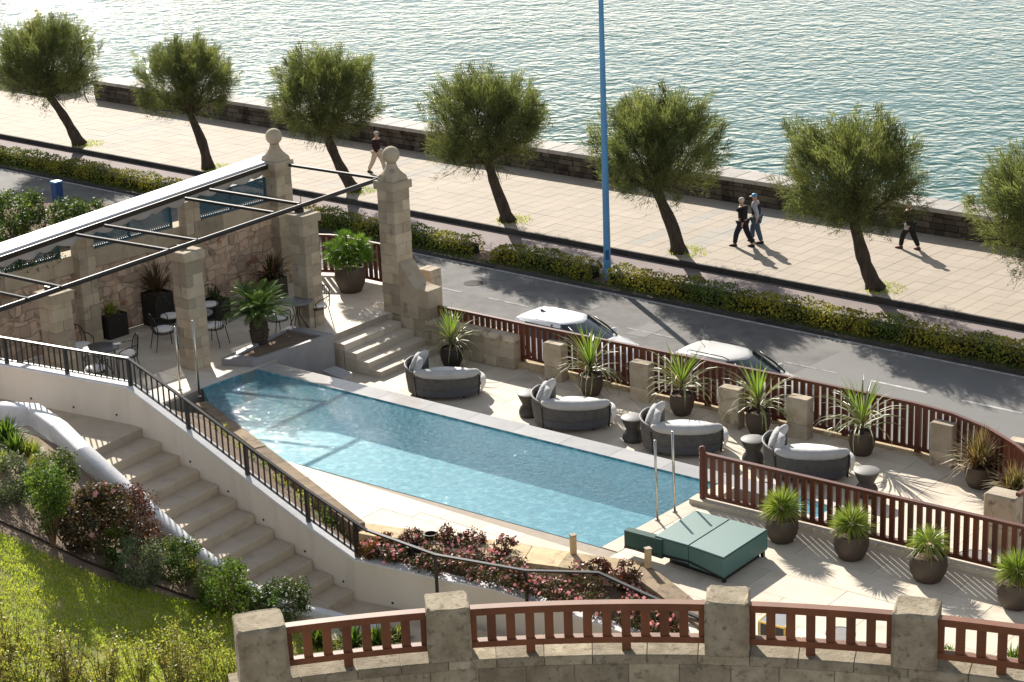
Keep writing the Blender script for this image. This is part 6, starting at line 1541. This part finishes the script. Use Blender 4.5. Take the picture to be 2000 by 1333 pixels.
# low tables on the near deck, seen through the near railing
zt_ = .40
cq = [at(1482, 1213, zt_), at(1509, 1189, zt_), at(1551, 1202, zt_), at(1532, 1226, zt_)]
t = thing('coffee_table', 'square grey-topped coffee table with brass edges behind the near railing', 'table', at(1518, 1208)); c = sum(cq, Vector()) / 4
b = MB(); b.prism([xy0(c + (p - c) * .97) for p in cq], zt_ - .02, zt_); b.build('top', 'stoneblk', t)
for i in range(4):
    p, q = cq[i], cq[(i + 1) % 4]; b = MB(); b.sweep([p - Z1 * .025, q - Z1 * .025], .02, .03); b.build('brass_edge', 'gold', t)
    b = MB(); b.box((p.x, p.y, .002), .025, .025, zt_ - .03, .3); b.build('leg', 'gold', t)
b = MB(); b.prism([xy0(c + (p - c) * .93) for p in cq], .01, zt_ - .03); b.build('body', 'tabdark', t)
def round_low(q, r, h, label):
    t = thing('round_table', label, 'table', (q.x, q.y, q.z - h)); z0 = q.z - h
    b = MB(); b.lathe([(r - .01, h - .025), (r, h - .02), (r, h), (r - .012, h), (r - .014, h - .006), (.01, h - .006)], (q.x, q.y, z0), 28); b.build('top', 'tabgrey', t, smooth=40)
    b = MB(); b.lathe([(r * .6, .002), (r * .6, .02), (.03, .03), (.03, h - .03)], (q.x, q.y, z0), 16); b.build('pedestal', 'black', t)
round_low(at(1642, 1237, .42), .24, .42, 'small round grey table behind the near railing')
round_low(at(1904, 1088, ZL + .72), .32, .72, 'round grey table on the lounge seen through the near slat fence')
tuft('strap_plant', 'small green plant behind the near railing at the right edge', at(1978, 1296), 60, .3, .03, 'lushbush', 401)
tuft('strap_plant', 'tiny green plant behind the near railing right of its stone post', at(1852, 1280), 30, .2, .025, 'lushbush', 402)

# ================================================================== parked cars
def car(center, label, paint, seed, rails=False):
    t = thing('parked_car', label, 'car', (center.x, center.y, ZR), RA, 'cars parked below the lounge fence')
    st = [(-2.12, .62, .42, .80), (-2.06, .78, .30, .90), (-1.75, .86, .22, .95), (-1.0, .885, .20, .965), (0, .89, .20, .96), (.85, .885, .20, .955), (1.35, .87, .21, .90), (1.8, .82, .24, .80), (2.08, .70, .30, .68), (2.16, .52, .38, .60)]
    def ring(x, w_, zb, zt3): return [Vector((x, y * w_, z)) for y, z in ((-.86, zb), (-1, zb + .12), (-1.0, (zb + zt3) / 2), (-.975, zt3 - .10), (-.90, zt3 - .02), (-.6, zt3 + .012), (0, zt3 + .03), (.6, zt3 + .012), (.90, zt3 - .02), (.975, zt3 - .10), (1.0, (zb + zt3) / 2), (1, zb + .12), (.86, zb))][::-1]
    b = MB(); b.loft([ring(*s) for s in st]); b.build('body', paint, t, world=False, smooth=45)
    # glasshouse
    def gr(x0, x1, w_, z, k=.12): return [Vector(p) for p in ((x0, -w_ + k, z), (x0 + k, -w_, z), ((x0 + x1) / 2, -w_ - .01, z), (x1 - k * 1.6, -w_ + .01, z), (x1, -w_ + k * 2.2, z), (x1 + .05, 0, z), (x1, w_ - k * 2.2, z), (x1 - k * 1.6, w_ - .01, z), ((x0 + x1) / 2, w_ + .01, z), (x0 + k, w_, z), (x0, w_ - k, z), (x0 - .04, 0, z))]
    g0, g1 = gr(-2.0, 1.08, .83, .93, .16), gr(-1.62, .22, .66, 1.42, .16); b = MB(); b.loft([g0, g1]); b.build('windows', 'carglass', t, world=False, smooth=30)
    b = MB(); b.loft([gr(-1.86, .28, .715, 1.335, .2), gr(-1.78, .27, .69, 1.39, .2), gr(-1.64, .235, .655, 1.425, .18), gr(-1.42, .12, .56, 1.455, .16), gr(-1.1, -.15, .36, 1.47, .12)]); b.build('roof', paint, t, world=False, smooth=60)
    for s in (-1, 1):
        b = MB(); b.tube([(1.04, .70 * s, .94), (.66, .69 * s, 1.18), (.24, .63 * s, 1.40)], .028, 6); b.build('windscreen_pillar', 'black', t, world=False, smooth=True)
        b = MB(); b.loft([[Vector(p) for p in ((-2.02, .80 * s, .93), (-1.45, .85 * s, .93), (-1.45, .81 * s, .93), (-2.02, .74 * s, .93))], [Vector(p) for p in ((-1.76, .69 * s, 1.38), (-1.36, .70 * s, 1.38), (-1.36, .62 * s, 1.38), (-1.76, .58 * s, 1.38))]]); b.build('rear_pillar', paint, t, world=False)
        b = MB(); b.tube([(-.35, .845 * s, .95), (-.33, .695 * s, 1.40)], .03, 5); b.build('door_pillar', 'black', t, world=False)
        b = MB(); b.bbox((.72, .95 * s, .92), .12, .2, .13, 0, .03); b.build('mirror', paint, t, world=False)
        b = MB(); b.bbox((1.95, .62 * s, .58), .2, .28, .13, .25 * -s, .03); b.build('headlight', 'glass', t, world=False)
        b = MB(); b.bbox((-2.06, .66 * s, .72), .1, .24, .16, 0, .03); b.build('tail_light', 'redlamp', t, world=False)
        b = MB(); b.bbox((-.15, .895 * s, .72), .18, .02, .03, 0, .006); b.build('door_handle', paint, t, world=False)
        for x in (-1.32, 1.32):
            b = MB(); b.loft([[Vector((x + .32 * r_ * math.cos(2 * math.pi * k / 20), y * s, .32 + .32 * r_ * math.sin(2 * math.pi * k / 20))) for k in range(20)] for r_, y in ((.9, .68), (1, .70), (1, .885), (.92, .90))]); o = b.build('wheel', 'rubber', t, world=False, smooth=40)
            b = MB(); b.loft([[Vector((x + .21 * r_ * math.cos(2 * math.pi * k / 20), y * s, .32 + .21 * r_ * math.sin(2 * math.pi * k / 20))) for k in range(20)] for r_, y in ((1, .88), (1, .908), (.8, .912), (.2, .90))]); b.build('rim', 'rim', o, world=False, smooth=40)
    b = MB(); b.tube([(-1.2, .0, 1.46), (-1.36, .0, 1.60)], .008, 5) if rails else b.loft([[Vector(p) for p in ((-1.32, -.02, 1.455), (-1.10, -.015, 1.46), (-1.10, .015, 1.46), (-1.32, .02, 1.455))], [Vector(p) for p in ((-1.34, -.006, 1.53), (-1.28, -.004, 1.53), (-1.28, .004, 1.53), (-1.34, .006, 1.53))]])
    b.build('antenna', 'black', t, world=False)
    if rails:
        for s in (-1, 1):
            b = MB(); b.tube([(-1.45, .56 * s, 1.44), (-1.35, .57 * s, 1.50), (-.2, .57 * s, 1.51), (.0, .55 * s, 1.45)], .014, 6); b.build('roof_rail', 'black', t, world=False)
    b = MB(); b.tube([(.95, -.45, 1.0), (.62, .15, 1.235)], .008, 4); b.build('wiper', 'black', t, world=False)
    for s in (-1, 1):
        for x in (-1.0, -.35, .85):
            b = MB(); b.tube([(x, .893 * s, .30), (x, .895 * s, .60), (x, .872 * s, .93)], .006, 4); b.build('door_seam', 'black', t, world=False)
        b = MB(); b.tube([(1.15, .70 * s, .945), (1.75, .66 * s, .835), (2.05, .5 * s, .72)], .006, 4); b.build('bonnet_seam', 'black', t, world=False)
        b = MB(); b.tube([(-1.7, .60 * s, 1.425), (-.7, .64 * s, 1.45), (.15, .60 * s, 1.43)], .006, 4); b.build('roof_seam', 'black', t, world=False)
    b = MB(); b.bbox((2.13, 0, .42), .06, .9, .16, 0, .02); b.build('grille', 'black', t, world=False)
    return t
for (x, y), lab, pnt, rl in (((1092, 616), 'white hatchback with a small roof fin behind the second strap-leaf pot', 'carpaint', False), ((1408, 686), 'silver-white car with roof rails behind the fourth strap-leaf pot', 'carsilver', True)):
    rc_ = at(x, y, ZR + 1.46); n_, s_ = rdist(rc_); car(rp(s_ + .62, CARN), lab, pnt, 1, rl)
q = at(869, 590, ZR + .75); car(rp(rdist(q)[1] - 1.95, CARN - .1), 'white car of which only the bonnet tip shows behind the scrolled wall', 'carpaint', 3)

# ================================================================== people
def skinned(name, vs, es, rad, m, parent, root=0, sub=2):
    me = bpy.data.meshes.new(name); me.from_pydata([tuple(v) for v in vs], es, []); bm = bmesh.new(); bm.from_mesh(me); ly = bm.verts.layers.skin.verify(); bm.verts.ensure_lookup_table()
    for i, v in enumerate(bm.verts):
        r_ = rad[i]; v[ly].radius = r_ if isinstance(r_, tuple) else (r_, r_); v[ly].use_root = (i == root)
    bm.to_mesh(me); bm.free(); me.materials.append(M[m]); o = bpy.data.objects.new(name, me); COL.objects.link(o); o.parent = parent
    k = o.modifiers.new('skin', 'SKIN'); k.use_smooth_shade = True; s = o.modifiers.new('sub', 'SUBSURF'); s.levels = s.render_levels = sub
    return o
def person(q, heading, label, top, legs, shoe, hair, h=1.74, stride=.30, swing=.16, cap=None, sleeve=None, glasses=False, bag=False, lean=.03, coat=0):
    t = thing('person', label, 'person', q, heading, None); k = h / 1.74
    L = [(0, 0, .96), (0.0, 0, 1.12), (lean * .6, 0, 1.32), (lean, 0, 1.46), (lean + .015, 0, 1.535), (lean + .03, 0, 1.60), (lean + .035, 0, 1.68), (lean + .025, 0, 1.725)]
    Rr = [.15, .145, .168, .085, .056, .083, .092, .055]; E_ = [(i, i + 1) for i in range(7)]; idx = {}
    for s in (-1, 1):
        f = stride * s; a = -swing * s; n = len(L)
        L += [(lean * .9, .175 * s, 1.415), (a * .45 - .03, .215 * s, 1.15), (a + .05, .225 * s, .93), (a + .07, .222 * s, .85)]; Rr += [.078, .058, .045, .036]; E_ += [(3, n), (n, n + 1), (n + 1, n + 2), (n + 2, n + 3)]; idx['a', s] = n
        n = len(L); L += [(0, .095 * s, .88), (f * .62 + .04, .098 * s, .50), (f * 1.05 - (.06 if s < 0 else 0), .098 * s, .09 + (.04 if s < 0 else 0)), (f * 1.05 + (.10 if s > 0 else .06), .11 * s, .035)]; Rr += [.11, .078, .055, .038]; E_ += [(0, n), (n, n + 1), (n + 1, n + 2), (n + 2, n + 3)]; idx['l', s] = n
    L = [tuple(c * k for c in p) for p in L]; Rr = [r_ * k for r_ in Rr]
    skinned('body', L, E_, Rr, 'skin', t)
    def sub_(ids, grow, name, m, edges, root=0):
        mp = {i: j for j, i in enumerate(ids)}; return skinned(name, [L[i] for i in ids], [(mp[a], mp[b_]) for a, b_ in edges], [Rr[i] * 1.0 + grow for i in ids], m, t, mp[root])
    aL, aR, lL, lR = idx['a', -1], idx['a', 1], idx['l', -1], idx['l', 1]
    if sleeve:
        sub_([0, 1, 2, 3], .036, 'waistcoat', top, [(0, 1), (1, 2), (2, 3)])
        sub_([3, aL, aL + 1, aL + 2, aR, aR + 1, aR + 2], .024, 'sleeves', sleeve, [(3, aL), (aL, aL + 1), (aL + 1, aL + 2), (3, aR), (aR, aR + 1), (aR + 1, aR + 2)], 3)
    else: sub_([0, 1, 2, 3, aL, aL + 1, aL + 2, aR, aR + 1, aR + 2], .034, 'jacket', top, [(0, 1), (1, 2), (2, 3), (3, aL), (aL, aL + 1), (aL + 1, aL + 2), (3, aR), (aR, aR + 1), (aR + 1, aR + 2)])
    if coat: b = MB(); b.lathe([(.17, .78 - coat), (.165, .95), (.15, 1.1)], (0, 0, 0), 14, sx=.85, sy=1.15); b.build('coat_skirt', top, t, world=False, smooth=True)
    sub_([0, lL, lL + 1, lL + 2, lR, lR + 1, lR + 2], .026, 'trousers', legs, [(0, lL), (lL, lL + 1), (lL + 1, lL + 2), (0, lR), (lR, lR + 1), (lR + 1, lR + 2)])
    for n in (lL, lR):
        a, c = Vector(L[n + 2]), Vector(L[n + 3]); b = MB(); d = c - a; d.z = 0; d.normalize(); m0 = Vector((a.x, a.y, max(.0, c.z - .035)))
        b.loft([[m0 + d * x + Vector((0, y, z)) for y, z in ((-w_, 0), (w_, 0), (w_, hh), (-w_, hh))] for x, w_, hh in ((-.075, .035, .08), (-.02, .045, .11), (.08, .048, .075), (.17, .042, .05), (.205, .025, .03))]); b.build('shoe', shoe, t, world=False, smooth=60)
    hd = Vector(L[6])
    if cap:
        b = MB(); b.lathe([(.104, -.005), (.107, .03), (.09, .075), (.05, .10), (.01, .107)], hd, 16); b.build('cap', cap, t, world=False, smooth=True)
        b = MB(); b.loft([[hd + Vector((x, y, z)) for y in (-w_, w_)] + [hd + Vector((x, y, z + .012)) for y in (w_, -w_)] for x, w_, z in ((.08, .08, 0), (.14, .075, -.012), (.185, .04, -.025))]); b.build('cap_peak', 'greysl', t, world=False)
    b = MB(); b.lathe([(.085, -.06), (.103, -.01), (.104, .03), (.085, .07), (.045, .092), (.01, .098)], hd + Vector((-.018, 0, 0)), 14, sx=.98, sy=.97)
    if not cap: b.build('hair', hair, t, world=False, smooth=True)
    b = MB()
    b.tube([hd + Vector((.08, 0, .0)), hd + Vector((.112, 0, -.035)), hd + Vector((.09, 0, -.045))], [.008, .014, .008], 6); b.build('nose', 'skin', t, world=False)
    for s in (-1, 1):
        b = MB(); b.bbox(hd + Vector((0, .095 * s, -.045)), .035, .018, .06, 0, .006); b.build('ear', 'skin', t, world=False)
        n = idx['a', s]; w_ = Vector(L[n + 3])
        b = MB()
        for j, (dx, ln, dz) in enumerate(((.018, .075, 0), (.006, .085, 0), (-.006, .08, 0), (-.018, .065, 0))): b.tube([w_ + Vector((dx, 0, -.01)), w_ + Vector((dx * 1.15 + .01, -.006 * s, -.01 - ln * .55)), w_ + Vector((dx * 1.1 + .022, -.016 * s, -.01 - ln))], [.010, .009, .006], 5)
        b.tube([w_ + Vector((.022, -.01 * s, .02)), w_ + Vector((.045, -.014 * s, -.02)), w_ + Vector((.05, -.016 * s, -.045))], [.011, .010, .007], 5); b.build('fingers', 'skin', t, world=False)
    if glasses: b = MB(); b.bbox(hd + Vector((.082, 0, -.012)), .03, .15, .035, 0, .006); b.build('sunglasses', 'black', t, world=False)
    else:
        for s in (-1, 1): b = MB(); b.lathe([(.004, -.006), (.009, 0), (.004, .006)], hd + Vector((.084, .034 * s, 0)), 8); b.build('eye', 'black', t, world=False)
    b = MB(); b.bbox(hd + Vector((.082, 0, -.075)), .012, .045, .01, 0, .003); b.build('mouth', 'maroon', t, world=False)
    if bag: w_ = Vector(L[idx['a', 1] + 3]); b = MB(); b.bbox(w_ + Vector((.06, .03, -.05)), .10, .16, .22, .2, .03); b.build('handbag', 'greysl', t, world=False)
    return t
hl = math.atan2(-UR.y, -UR.x)
person(at(1451, 482, ZP), hl + .12, 'grey-haired man in a black jacket walking beside the man with the cap', 'blackcl', 'darkjeans', 'shoe', 'hairw', 1.76, .26)
person(at(1477, 474, ZP), hl + .25, 'man in a navy waistcoat, cap and jeans walking on the promenade', 'navy', 'jeans', 'shoe', 'hairw', 1.76, -.22, cap='blue', sleeve='greysl')
person(at(1775, 487, ZP), hl - .05, 'person in a long black coat walking under the tamarisk near the right', 'blackcl', 'blackcl', 'shoebr', 'hairw', 1.70, .27, bag=True, coat=.12)
person(at(738, 338, ZP), hl + math.pi + .15, 'white-haired man in a maroon jumper and pale trousers behind the stone ball', 'maroon', 'beige', 'shoe', 'hairw', 1.74, .30, glasses=True)
